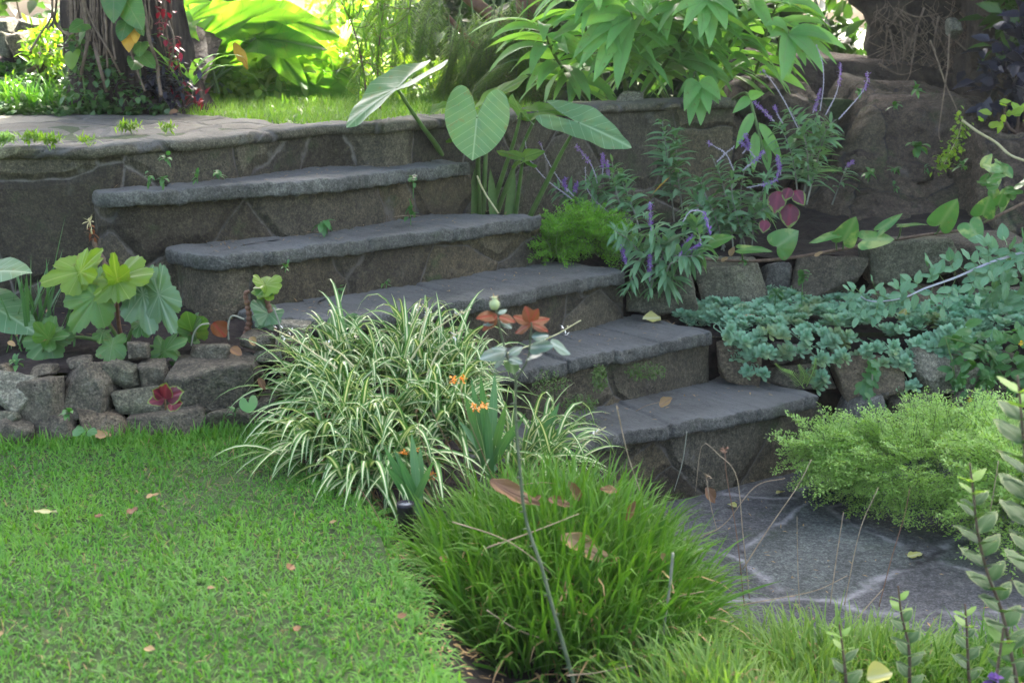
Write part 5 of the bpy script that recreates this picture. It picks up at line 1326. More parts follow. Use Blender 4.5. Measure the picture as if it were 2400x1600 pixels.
# ------------------------------------------------------------------ stonecrop
def rosette(mb, c, up, s, nl=15):
    up = nrm(up); a = nrm(np.cross(up, [.3, 1, .2])); b = np.cross(up, a)
    i = np.arange(nl); an = i * 2.4; el = np.linspace(.15, 1.25, nl)
    d = (np.cos(an) * np.cos(el))[:, None] * a + (np.sin(an) * np.cos(el))[:, None] * b + np.sin(el)[:, None] * up
    strips(mb, np.asarray(c) + d * s * .12, d, s * np.linspace(1.0, .45, nl), s * np.linspace(.56, .4, nl), -.25, 'spoon', 4, fold=.25, up=up)
mb = MB(); mb2 = MB()
for i in range(1050):
    f = RNG.random(); x = RNG.uniform(.62, 2.15); y = RNG.uniform(4.98, 5.46) if x > .8 else RNG.uniform(5.12, 5.34)
    if fbm((x, y, 2), 5, 3) < -.22: continue
    z = .475 + .05 * (y - 5) + fbm((x, y, 0), 6, 3) * .03 + RNG.uniform(0, .035)
    rosette(mb if (x < 1.55 or y < 5.1) else mb2, (x, y, z), (RNG.normal(0, .3), -.35 + RNG.normal(0, .25), 1), RNG.uniform(.023, .038), 14)
for i in range(130):                                        # the front of the mat spills over the edge of the stones
    x = RNG.uniform(.80, 2.1)
    if fbm((x * 1.0, 0, 5), 4, 3) < -.12: continue
    rosette(mb, (x, RNG.uniform(4.88, 4.98), RNG.uniform(.385, .49)), (RNG.normal(0, .3), -.9, .8), RNG.uniform(.028, .042), 14)
stuff(mb.build('stonecrop_mat', M['leaf_sedum']), 'blue green stonecrop carpeting the ledge between the two courses of stones', 'stonecrop')
stuff(mb2.build('stonecrop_mat', M['leaf_sedum_dark']), 'darker shaded stonecrop at the far side of the ledge', 'stonecrop')
HR = [((1697, 783), 'stonecrop rosette at the corner of the second tread'), ((1743, 806), 'big stonecrop rosette drooping over the brownish rounded stone'), ((1795, 829), 'stonecrop rosette in front of the smooth bluish stone'), ((1770, 874), 'double stonecrop rosette low on the tread beside the brownish stone'), ((1921, 890), 'lowest stonecrop rosette next to the small fern'), ((1923, 840), 'stonecrop rosette hanging above the small fern'), ((1969, 836), 'stonecrop rosette over the edge of the oval brown stone'), ((2117, 856), 'stonecrop rosette between the oval brown and large pale boulders'), ((2111, 906), 'dark stonecrop rosette at the foot of the large pale boulder'), ((2037, 822), 'stonecrop rosette above the middle of the oval brown stone'), ((2087, 828), 'small stonecrop rosette at the upper corner of the large pale boulder'), ((1880, 800), 'stonecrop rosette above the small wedged dark stone')]
for px, lab in HR:
    c = D(*px, 4.84); mb = MB()
    for k in range(4): rosette(mb, c + RNG.normal(size=3) * [.018, .01, .016], (RNG.normal(0, .4), -1, .7 + RNG.normal(0, .3)), RNG.uniform(.028, .036), 16)
    for k in range(4): tube(mb, smooth([c, c + [RNG.normal(0, .02), .05, .015], c + [RNG.normal(0, .02), .12, .02]], 6), .0018, 4)
    tag(mb.build('stonecrop_rosette', M['leaf_sedum'], origin=c), lab, 'stonecrop', 'hanging stonecrop rosettes')

# ------------------------------------------------------------------ vine, bramble, trailing weed
vb = D(1620, 606, 5.3); t = thing('variegated_vine', 'vine with glossy splashed leaves creeping along the top of the upper stones', 'vine', tuple(vb))
vc = smooth([D(1620, 606, 5.38), D(1760, 612, 5.36), D(1870, 602, 5.36), D(1950, 588, 5.38), D(2050, 570, 5.42), D(2160, 552, 5.44), D(2260, 538, 5.46), D(2320, 515, 5.5), D(2430, 460, 5.6)], 60)
mb = MB(); tube(mb, vc, .0065, 7); part(mb, 'stem', M['stem_brown'], t)
PO = [((1664, 568), (1718, 552), .5, (.1, -.6, .8)), ((1737, 583), (1808, 584), .3, (0, -.5, .9)), ((1822, 578), (1868, 542), .78, (0, -.85, .5)), ((1976, 564), (2006, 512), .62, (.1, -.95, .2)), ((1957, 550), (1898, 566), .26, (0, -.5, .9)), ((2024, 562), (2094, 558), .5, (0, -.75, .65)), ((2062, 538), (2112, 500), .3, (-.4, -.7, .6)), ((2112, 528), (2172, 522), .2, (0, -.3, .9)), ((2203, 526), (2244, 470), .62, (.2, -.95, .2)), ((2303, 503), (2320, 462), .75, (0, -.95, .3)), ((2272, 524), (2298, 566), .8, (0, -.9, .4)), ((2340, 480), (2350, 455), .7, (0, -.8, .5))]
for i, (a, tp, w, nv) in enumerate(PO):
    yy = 5.26; a3, t3 = D(*a, yy), D(*tp, yy - .03); mb = MB(); leaf_on(mb, a3, t3, nv, out_heart(n=40, w=w * .8, lobe=.2), cup=.12, droop=.08, wave=.015, seed=i + 120, rings=6)
    lf = part(mb, 'leaf', M['leaf_pothos'], t)
    j = int(np.argmin(np.abs(vc[:, 0] - a3[0] - .04))); mb = MB(); tube(mb, smooth([a3, (a3 + vc[j]) / 2 + [0, -.01, -.01], vc[j]], 10), .0032, 6)
    s = part(mb, 'leaf_stalk', M['stem_green'], t); s.parent = lf; s.location = (0, 0, 0)
bc = smooth([D(2440, 580, 5.0), D(2330, 612, 5.0), D(2240, 650, 4.98), D(2167, 676, 4.95), D(2113, 699, 4.92), D(2044, 706, 4.9), D(2010, 690, 4.9)], 50)
t = thing('bramble_branch', 'arching whitish bramble cane with pale green leaflets', 'bramble', tuple(bc[0]))
mb = MB(); tube(mb, bc, np.linspace(.006, .002, 50), 7)
for i in range(2, 36, 3): d = nrm(np.array([RNG.normal(), -.5, RNG.normal()])); tube(mb, [bc[i], bc[i] + d * .008], [.002, .0003], 4)
part(mb, 'cane', M['cane_white'], t)
mb = MB(); ms = MB()
for i in range(1, 50, 3):
    for s in (-1, 1):
        d = nrm(np.array([-.55 + RNG.normal(0, .3), -.25, s * .6 + .05 + RNG.normal(0, .2)])); l = RNG.uniform(.05, .1); p = bc[i]; e = p + d * l; tube(ms, [p, (p + e) / 2, e], .0012, 4, cap=False)
        side = nrm(np.cross(d, [0, -1, .4]))
        for f, u in ((.55, -1), (.55, 1), (1.0, 0)):
            L = RNG.uniform(.045, .062) * (.7 if i > 38 else 1); broad(mb, p + d * l * f, d * (.5 if u else 1) + side * u * .9 + RNG.normal(0, .15, 3), (RNG.normal(0, .3), -.55, .8), L, out_ovate(20, .3), cup=.15, droop=.15, rings=3, seed=i * 7 + s + int(f * 9) + u)
part(mb, 'foliage', M['leaf_bramble'], t); part(ms, 'leaf_stalks', M['stem_green'], t)
def leafy_mass(name, label, box, yy, n, L, mat, cat='plant', outl=None, thick=.08):
    x0, y0, x1, y1 = box; b = D((x0 + x1) / 2, y1, yy); t = thing(name, label, cat, tuple(b)); mb = MB()
    for i in range(n):
        x, y = RNG.uniform(x0, x1), RNG.uniform(y0, y1)
        broad(mb, D(x, y, yy + RNG.uniform(-thick, thick)), rdir(1, 0)[0], (RNG.normal(0, .4), -.6, .7), L * RNG.uniform(.6, 1.2), out_ovate(16, .32) if outl is None else outl, cup=.15, droop=.2, rings=2, seed=i)
    part(mb, 'foliage', M[mat], t); return t, mb
t, _ = leafy_mass('trailing_weed', 'trailing dark green weed with yellow flowers over the large pale boulder', (2225, 760, 2440, 920), 4.84, 150, .055, 'leaf_weed')
for px in ((2393, 803), (2273, 936)):
    c = D(*px, 4.76); mb = MB(); strips(mb, np.repeat([c], 7, 0), np.stack([np.cos(np.arange(7) * .9), np.full(7, -.6), np.sin(np.arange(7) * .9)], 1), .014, .009, .1, 'round', 2); part(mb, 'flower', M['petal_yellow'], t)
mb = MB()
for l in ([(2215, 790), (2232, 850), (2240, 900), (2250, 940)], [(2215, 790), (2270, 805), (2330, 840), (2300, 900), (2275, 935)]): tube(mb, smooth([D(x, y, 4.8) for x, y in l], 14), .0028, 5)
part(mb, 'stems', M['stem_green'], t)
hw, _ = leafy_mass('hanging_weed', 'thin weed stem hanging in front of the oval brown stone', (2015, 850, 2075, 970), 4.78, 12, .05, 'leaf_weed', outl=out_palmate(30, 5, .4, .8), thick=.02)
mb = MB(); tube(mb, smooth([D(x, y, 4.79) for x, y in [(2045, 850), (2043, 900), (2030, 960), (2026, 990)]], 14), .0028, 5); part(mb, 'stem', M['sage_stem'], hw)
leafy_mass('bramble_shrub', 'pale green leaves at the picture edge above the stonecrop', (2290, 560, 2440, 720), 5.15, 70, .065, 'leaf_bramble')
leafy_mass('edge_sprigs', 'light green lance leaved sprigs at the edge before the sloping boulder', (2300, 375, 2440, 450), 5.3, 22, .08, 'leaf_pothos', thick=.05)
leafy_mass('upper_edge_sprig', 'pale sprig with yellowish leaves before the purple leaved shrub', (2300, 235, 2440, 300), 5.4, 18, .05, 'leaf_sunny', thick=.05)
leafy_mass('dim_seedlings', 'bright green clover like seedlings under the bramble by the stonecrop', (2240, 880, 2330, 950), 4.72, 40, .025, 'leaf_weed', thick=.03)
yc = smooth([D(2257, 278, 6.2), D(2245, 320, 6.2), D(2225, 360, 6.18), D(2205, 400, 6.16)], 30); t = thing('yellowing_trailer', 'yellowing small leaved trailer hanging over the cleft between boulders', 'plant', tuple(yc[0]))
mb = MB(); n = 210; p = yc[RNG.integers(0, 30, n)] + RNG.normal(size=(n, 3)) * [.022, .02, .016]; strips(mb, p, rdir(n, 0), RNG.uniform(.015, .028, n), .016, .5, 'round', 3); part(mb, 'foliage', M['leaf_sunny'], t)
mb = MB(); tube(mb, smooth([yc[1], D(2290, 308, 6.1), D(2335, 335, 6.0), D(2370, 365, 5.9), D(2430, 385, 5.9)], 20), .006, 6); tube(mb, yc, .002, 4); part(mb, 'stem', M['stalk_pale'], t)

# ------------------------------------------------------------------ sage
def sage(label, yy, stems, spikes, leafL=.10, n_per=38):
    t = thing('sage_plant', label, 'sage', tuple(D(*stems[0][0], yy)), 'purple flowered sages')
    ms, ml = MB(), MB()
    for l in stems:
        c = smooth([D(x, y, yy + .04 * math.sin(i + l[0][0])) for i, (x, y) in enumerate(l)], 40); tube(ms, c, np.linspace(.004, .002, 40), 5)
        j = np.sort(RNG.uniform(8, 39.9, n_per)).astype(int); tg = nrm(np.gradient(c, axis=0))
        an = (np.arange(n_per) % 4) * np.pi / 2 + RNG.normal(0, .4, n_per); a = nrm(np.cross(tg[j], [.2, 1, .1])); b = np.cross(tg[j], a)
        d = np.cos(an)[:, None] * a + np.sin(an)[:, None] * b + tg[j] * .55
        sz = leafL * RNG.uniform(.65, 1.15, n_per) * np.interp(j, [0, 30, 39], [1, .95, .5])
        strips(ml, c[j], d, sz, sz * .23, RNG.uniform(.4, 1.2, n_per), 'lance', 6, fold=.3, roll=RNG.normal(0, .4, n_per))
    part(ms, 'stems', M['sage_stem'], t); part(ml, 'foliage', M['leaf_sage'], t)
    for l, f0 in spikes:
        c = smooth([D(x, y, yy - .03) for x, y in l], 36); mb = MB(); tube(mb, c, np.linspace(.0024, .0012, 36), 5)
        for k in range(3, 36, 2): strips(mb, np.repeat([c[k]], 4, 0), rdir(4, .2), .008, .005, .1, 'ovate', 2, m=0)
        s = part(mb, 'flower_stalk', M['sage_stalk'], t)
        k0 = int(36 * f0)
        if k0 < 35:
            mb = MB()
            for k in range(k0, 36):
                m_ = 5; strips(mb, c[k] + RNG.normal(size=(m_, 3)) * .003, rdir(m_, .1), RNG.uniform(.008, .0135, m_), .0062, .3, 'ovate', 2)
            q = part(mb, 'flower_spike', M['sage_flower'], t); q.parent = s; q.location = (0, 0, 0)
sage('sage drooping over the squared block with short purple spikes', 5.1, [[(1615, 600), (1600, 560), (1570, 570), (1540, 630), (1520, 690)], [(1590, 605), (1560, 570), (1530, 580), (1500, 610), (1470, 680)], [(1620, 600), (1640, 560), (1625, 520), (1610, 490)], [(1560, 610), (1540, 560), (1525, 530), (1510, 500)], [(1600, 610), (1570, 620), (1560, 660), (1590, 640)], [(1540, 620), (1500, 590), (1470, 560), (1440, 540)], [(1580, 600), (1600, 600), (1630, 600), (1650, 590)]],
     [([(1526, 545), (1525, 510), (1524, 478)], .2), ([(1470, 625), (1462, 600), (1457, 577)], .2), ([(1523, 660), (1523, 630), (1524, 600)], .3), ([(1590, 605), (1605, 575), (1622, 552)], .2), ([(1600, 595), (1630, 580), (1642, 570)], .3), ([(1600, 520), (1620, 495), (1650, 500), (1665, 545)], .55)])
sage('dense sage clump with arching purple spikes left of the red coleus', 5.62, [[(1720, 600), (1710, 500), (1690, 420), (1670, 370)], [(1740, 600), (1735, 500), (1740, 420), (1760, 370)], [(1700, 600), (1680, 520), (1655, 460), (1640, 420)], [(1760, 600), (1770, 500), (1790, 440), (1800, 410)], [(1700, 580), (1660, 500), (1640, 480), (1620, 460)], [(1750, 590), (1720, 480), (1715, 430), (1720, 390)], [(1730, 590), (1750, 520), (1790, 490), (1820, 480)], [(1690, 590), (1700, 540), (1660, 520), (1620, 520)]],
     [([(1750, 440), (1790, 432), (1820, 420), (1828, 385)], .35), ([(1740, 400), (1770, 375), (1790, 355)], .5), ([(1740, 360), (1755, 340), (1745, 315)], .3), ([(1720, 400), (1700, 360), (1660, 335)], .9), ([(1680, 380), (1700, 360), (1720, 345)], 1), ([(1770, 370), (1750, 345), (1735, 332)], .5), ([(1830, 410), (1825, 385), (1822, 365)], .2)], n_per=46)
sage('tallest sage with long pale stalks rising against the brown boulder', 5.75, [[(1885, 450), (1900, 360), (1910, 300), (1915, 265)], [(1895, 430), (1890, 340), (1870, 290), (1850, 255)], [(1880, 470), (1900, 380), (1940, 300), (1960, 280)], [(1870, 460), (1860, 380), (1840, 320), (1820, 290)], [(1890, 480), (1920, 360), (1935, 320), (1950, 300)]],
     [([(1870, 300), (1840, 240), (1812, 195), (1787, 165)], .95), ([(1922, 260), (1930, 200), (1928, 150), (1914, 108)], 1), ([(1935, 270), (1960, 220), (1968, 180), (1970, 150)], .6), ([(1965, 280), (2010, 230), (2030, 200), (2034, 170)], .65), ([(1905, 265), (1915, 240), (1922, 212)], .15), ([(1815, 285), (1790, 260), (1768, 240)], .15), ([(1835, 290), (1822, 268), (1816, 250)], .8)], n_per=54)
sage('upright leafy sage without flowers in front of the terrace wall', 5.8, [[(1580, 520), (1570, 420), (1560, 340), (1552, 285)], [(1600, 500), (1590, 420), (1585, 360), (1580, 310)]], [], n_per=60, leafL=.11)
sage('sage with thin white stalks nearest the taro stems', 5.55, [[(1480, 540), (1450, 470), (1440, 420), (1435, 380)], [(1400, 540), (1360, 480), (1330, 455), (1300, 440)], [(1440, 540), (1400, 470), (1390, 440), (1380, 420)], [(1500, 540), (1480, 480), (1460, 430), (1450, 400)]],
     [([(1345, 470), (1280, 420), (1240, 370), (1230, 325)], 1), ([(1345, 460), (1310, 420), (1280, 370), (1267, 336)], .95), ([(1400, 430), (1390, 395), (1370, 365), (1350, 342)], .5), ([(1412, 410), (1413, 385), (1412, 362)], .4), ([(1430, 420), (1424, 400), (1423, 378)], .3), ([(1330, 450), (1322, 430), (1325, 418)], .3), ([(1350, 450), (1348, 440), (1352, 432)], .2), ([(1430, 500), (1400, 475), (1375, 440), (1372, 395)], 1)], n_per=42)
sage('small thin sage with one purple tip before the dark boulder', 6.3, [[(1950, 480), (1965, 440), (1985, 390)]], [([(1982, 395), (1990, 385), (2000, 380)], .3)], n_per=12)
mb = MB(); a, e = D(1570, 415, 5.7), D(1527, 455, 5.68); strips(mb, [a], [e - a], np.linalg.norm(e - a), .02, .1, 'lance', 6); tag(mb.build('yellow_sage_leaf', M['leaf_yellow'], origin=a), 'yellowed leaf on the upright sage', 'leaf')

# coleus
def coleus(label, base, yy, lvs, w=.42):
    t = thing('coleus_plant', label, 'coleus', tuple(D(*base, yy)), 'red coleus plants')
    for i, (a, tp) in enumerate(lvs):
        mb = MB(); leaf_on(mb, D(*a, yy), D(*tp, yy - .03), (RNG.normal(0, .2), -.8, .5), out_ovate(30, w), cup=.12, droop=.12, wave=.02, seed=i, rings=6); part(mb, 'leaf', M['leaf_coleus'], t)
    mb = MB(); tube(mb, smooth([D(*base, yy + .01)] + [D(*lvs[0][0], yy + .01)], 6), .003, 5); part(mb, 'stem', M['stem_red'], t)
coleus('dark red coleus with green edged leaves among the sage stems', (1850, 590), 5.5, [((1852, 478), (1850, 535)), ((1826, 448), (1814, 500)), ((1862, 446), (1886, 480)), ((1850, 440), (1840, 470)), ((1795, 515), (1788, 545))])
coleus('tiny green edged red coleus growing out of the low dry wall', (388, 960), 3.5, [((386, 934), (387, 900)), ((384, 935), (346, 941)), ((380, 930), (360, 914)), ((390, 932), (426, 916)), ((402, 950), (424, 944)), ((404, 946), (400, 962))], w=.4)

# ------------------------------------------------------------------ weeds on walls and treads
def weed(label, px, yy, n, L, W=.45, mat='leaf_weed', up=.5, h=.02, fine=False, name='weed'):
    c = D(*px, yy); d = rdir(n, up) + np.array([0, -.5, 0]); mb = MB()
    if h: tube(mb, smooth([c - [0, 0, h], c - [0, -.005, h * .4], c], 6), .0016, 4)
    strips(mb, c + RNG.normal(size=(n, 3)) * [.004, .003, .004 + h * .12], d, RNG.uniform(.6, 1.15, n) * L, L * W, .9, 'ovate' if not fine else 'lance', 5, fold=.25)
    tag(mb.build(name, M[mat], origin=c), label, 'weed', 'small weeds in the stonework')
WEEDS = [((392, 370), 4.50, 9, .034, 'little weed in a crack of the terrace wall above the top tread'), ((352, 416), 4.42, 7, .03, 'weed at the back of the top tread nearest its pointed end'), ((382, 420), 4.44, 8, .03, 'flat weed beside the pointed end weed on the top tread'), ((462, 415), 4.5, 6, .026, 'tiny weed in the middle of the top tread corner'), ((512, 407), 4.58, 10, .034, 'star shaped weed where the top tread meets the wall'),
         ((968, 418), 4.86, 12, .03, 'tall seedling sprouting on the riser under the top tread'), ((757, 522), 4.68, 11, .055, 'larger leafy weed at the back of the second tread from the top'), ((962, 498), 4.96, 8, .04, 'weed at the root of the tall riser seedling'), ((668, 624), 4.25, 8, .018, 'tiny pale weed on the third riser'), ((797, 678), 4.42, 6, .026, 'tiny weed at the back of the third tread'), ((905, 662), 4.5, 6, .022, 'second tiny weed further along the third tread back'),
         ((1330, 765), 4.95, 9, .04, 'weed sprouting at the back of the second tread near the rose leaves'), ((1560, 1062), 4.5, 6, .036, 'four leaved seedling on the lowest riser'), ((1882, 650), 5.24, 12, .045, 'tallest seedling in front of the broad dark brown stone'), ((1818, 690), 5.2, 10, .045, 'seedling left of the tallest one'), ((1880, 700), 5.2, 5, .03, 'small three leaved weed at the foot of the tallest seedling'),
         ((2148, 212), 6.3, 10, .05, 'leaf rosette high on the big brown boulder'), ((2096, 248), 6.3, 9, .045, 'brighter leaf rosette below the highest one on the boulder'), ((2150, 345), 6.3, 13, .075, 'biggest leafy weed in the cleft under the big brown boulder'), ((2040, 405), 6.25, 9, .05, 'weed on the ledge behind the tall sage'), ((2097, 398), 6.25, 14, .035, 'clustered round leaved weed on the rock ledge'), ((2097, 440), 6.2, 7, .03, 'small weed hanging under the clustered one'), ((2255, 388), 6.0, 8, .05, 'weed on the edge of the large sloping boulder'), ((2168, 396), 6.2, 7, .03, 'small weed beside the yellowing trailer'), ((2012, 215), 6.4, 8, .045, 'dim weed in the shade behind the purple spikes'), ((1960, 395), 6.3, 8, .04, 'weed pair low on the rock behind the small sage'),
         ((160, 968), 3.42, 8, .034, 'pale feathery seedling among the bottom stones'), ((38, 845), 3.72, 9, .03, 'small seedling on the soil by the small brown stone'), ((550, 960), 3.6, 7, .026, 'seedling beside the round green leaf'), ((1395, 1108), 4.3, 10, .03, 'weed at the foot of the lowest riser'), ((1745, 612), 5.2, 6, .028, 'clover like leaves on top of the flat topped stone')]
for px, yy, n, L, lab in WEEDS: weed(lab, px, yy, n, L, h=.12 if 'tallest seedling in' in lab else (.07 if 'eedling' in lab and yy > 4.8 else .02))
mb = MB(); leaf_on(mb, D(582, 945, 3.5), D(585, 965, 3.48), (0, -.8, .5), out_heart(w=.9, lobe=.9), seed=5, wave=.01); tag(mb.build('round_leaf', M['leaf_weed'], origin=D(582, 945, 3.5)), 'round green seedling leaf by the striped plant and the low wall', 'leaf')
for i, (a, tp) in enumerate((((170, 1010), (195, 1008)), ((205, 1010), (225, 1012)))):
    mb = MB(); leaf_on(mb, D(*a, 3.42), D(*tp, 3.4), (0, -.7, .7), out_ovate(24, .4), seed=i); tag(mb.build('seedling_leaf', M['leaf_weed'], origin=D(*a, 3.42)), ('oval seedling leaf in the grass before the bottom stones', 'smaller oval seedling leaf right beside the first one')[i], 'leaf')
t = thing('broad_weed', 'broad leaved green weed in front of the third riser', 'weed', tuple(D(790, 800, 4.15)))
for i, (a, tp, w) in enumerate([((800, 745), (772, 765), .5), ((805, 748), (840, 762), .5), ((795, 762), (785, 800), .45), ((812, 742), (846, 738), .2), ((800, 742), (778, 735), .25), ((808, 742), (830, 732), .2)]):
    mb = MB(); leaf_on(mb, D(*a, 4.05), D(*tp, 4.0), (0, -.5, .85), out_ovate(26, w), cup=.1, droop=.15, seed=i); part(mb, 'leaf', M['leaf_weed'], t)
mb = MB(); tube(mb, smooth([D(800, 745, 4.06), D(790, 780, 4.08), D(785, 820, 4.1)], 8), .003, 5); part(mb, 'stem', M['stem_green'], t)
mb = MB(); leaf_on(mb, D(690, 862, 3.7), D(765, 880, 3.64), (0, -.4, .9), out_ovate(30, .4), cup=.2, seed=3); tag(mb.build('green_leaf', M['leaf_vine'], origin=D(690, 862, 3.7)), 'glossy green leaf poking out between the striped leaves and the low wall', 'leaf')
for i, (px, yy, r_, lab) in enumerate([((1290, 900), 4.32, (.07, .02, .05), 'mossy fern patch on the end of the second riser'), ((1405, 885), 4.46, (.03, .02, .05), 'thin hanging moss strand on the second riser'), ((1510, 868), 4.62, (.08, .02, .035), 'feathery moss patch in the middle of the second riser'), ((1360, 945), 4.4, (.07, .04, .035), 'weedy tuft at the back of the lowest tread'), ((1330, 985), 4.25, (.1, .06, .012), 'low moss spread over the lowest tread')]):
    c = D(*px, yy); n = 260; mb = MB(); strips(mb, ell(n, c, r_), rdir(n, .1) + np.array([0, -.6, 0]), RNG.uniform(.008, .02, n), .006, .6, 'ovate', 2, mid=False); tag(mb.build('moss_patch', M['moss'], origin=c), lab, 'moss', 'moss patches on the lower risers')
for i, (px, n, lab) in enumerate([((10, 325), 300, 'greyish moss cushion at the edge of the terrace path'), ((80, 322), 260, 'yellow green moss tuft on the near edge of the path'), ((120, 330), 180, 'second moss tuft beside the yellow green one'), ((300, 298), 240, 'moss tuft in the middle of the terrace path'), ((205, 330), 70, 'faint moss speck near the path edge'), ((390, 300), 90, 'flat moss film on the path towards the grass')]):
    c = P(*px, 1.232); mb = MB(); strips(mb, c + RNG.normal(size=(n, 3)) * np.array([.026, .022, .006]) * (.55 if n < 200 else .75), rdir(n, 1), RNG.uniform(.014, .034, n), .008, .6, 'ovate', 2, mid=False); tag(mb.build('moss_tuft', M['leaf_sunny'] if i else M['leaf_pilea'], origin=c), lab, 'moss', 'moss tufts on the terrace path')
for i, (l, lab) in enumerate([([(1885, 910), (1860, 880), (1835, 868), (1818, 852)], 'pale fern frond leaning left above the lowest tread'), ([(1890, 905), (1905, 870), (1912, 840)], 'upright fern frond beside the lowest stonecrop rosette'), ([(1880, 905), (1885, 880), (1872, 855)], 'small dark fern frond between the two larger ones')]):
    c = smooth([D(x, y, 4.8) for x, y in l], 26); mb = MB(); tube(mb, c, .0014, 4)
    for s in (-1, 1): sd = nrm(np.cross(np.gradient(c, axis=0), [0, 1, .3])); strips(mb, c[3:], sd[3:] * s + nrm(np.gradient(c, axis=0))[3:] * .4, np.linspace(.026, .006, 23), .008, .3, 'lance', 3)
    tag(mb.build('fern_frond', M['leaf_pilea'], origin=c[0]), lab, 'fern', 'fern fronds on the lowest tread')

# ------------------------------------------------------------------ pale edged sprigs in the corner
SPR = [([(2400, 1680), (2384, 1600), (2350, 1440), (2315, 1344), (2292, 1249), (2281, 1153), (2273, 1085)], 2.35, .058, 'tallest pale edged sprig standing before the feathery shrub'), ([(2134, 1660), (2132, 1600), (2130, 1516), (2113, 1440), (2105, 1372)], 2.5, .05, 'pale edged sprig in the middle of the three low ones'), ([(1985, 1660), (1983, 1600), (1975, 1516), (1967, 1462)], 2.4, .05, 'low sprig above the round yellow leaf'), ([(2275, 1640), (2270, 1574), (2266, 1478), (2262, 1415)], 2.6, .045, 'small sprig behind the tallest one'), ([(2440, 1500), (2425, 1300), (2405, 1100), (2392, 950), (2385, 880)], 2.2, .07, 'bright tipped sprig cut off by the picture edge'), ([(2330, 1660), (2335, 1590), (2345, 1520), (2352, 1470)], 2.3, .05, 'short sprig at the bottom corner')]
for l, yy, L, lab in SPR:
    c = smooth([D(x, y, yy) for x, y in l], 70); t = thing('leafy_sprig', lab, 'sprig', tuple(c[0]), 'pale edged sprigs')
    mb = MB(); tube(mb, c, np.linspace(.0042, .0018, 70), 6); part(mb, 'stem', M['stem_brown'], t)
    ll = np.linalg.norm(np.diff(c, axis=0), axis=1).sum(); nn_ = int(ll / .024); tg = nrm(np.gradient(c, axis=0)); mb = MB(); mt = MB()
    for i in range(2, nn_):
        j = int(i / nn_ * 68); a0 = (i % 2) * np.pi / 2 + .5
        for s in (0, np.pi):
            a = a0 + s; d = np.array([math.cos(a), math.sin(a), 0]) * .9 + tg[j] * .75; dst = mt if i >= nn_ - 2 else mb
            broad(dst, c[j], d, nrm(np.array([-d[0] * .5, -d[1] * .5, 1]) + RNG.normal(0, .15, 3)), L * RNG.uniform(.75, 1.1) * (1 if i < nn_ - 3 else .75), out_ovate(22, .3), cup=.2, droop=.25, wave=.02, rings=4, seed=i * 2 + int(s))
    part(mb, 'leaves', M['leaf_sprig'], t); part(mt, 'tip', M['leaf_sprig_tip'], t)
c = D(2325, 1592, 2.3); mb = MB(); strips(mb, c + RNG.normal(size=(9, 3)) * .004, rdir(9, .5), .018, .014, .3, 'round', 3); tag(mb.build('purple_blossom', M['sage_flower'], origin=c), 'purple blossom peeping in at the bottom corner', 'flower')

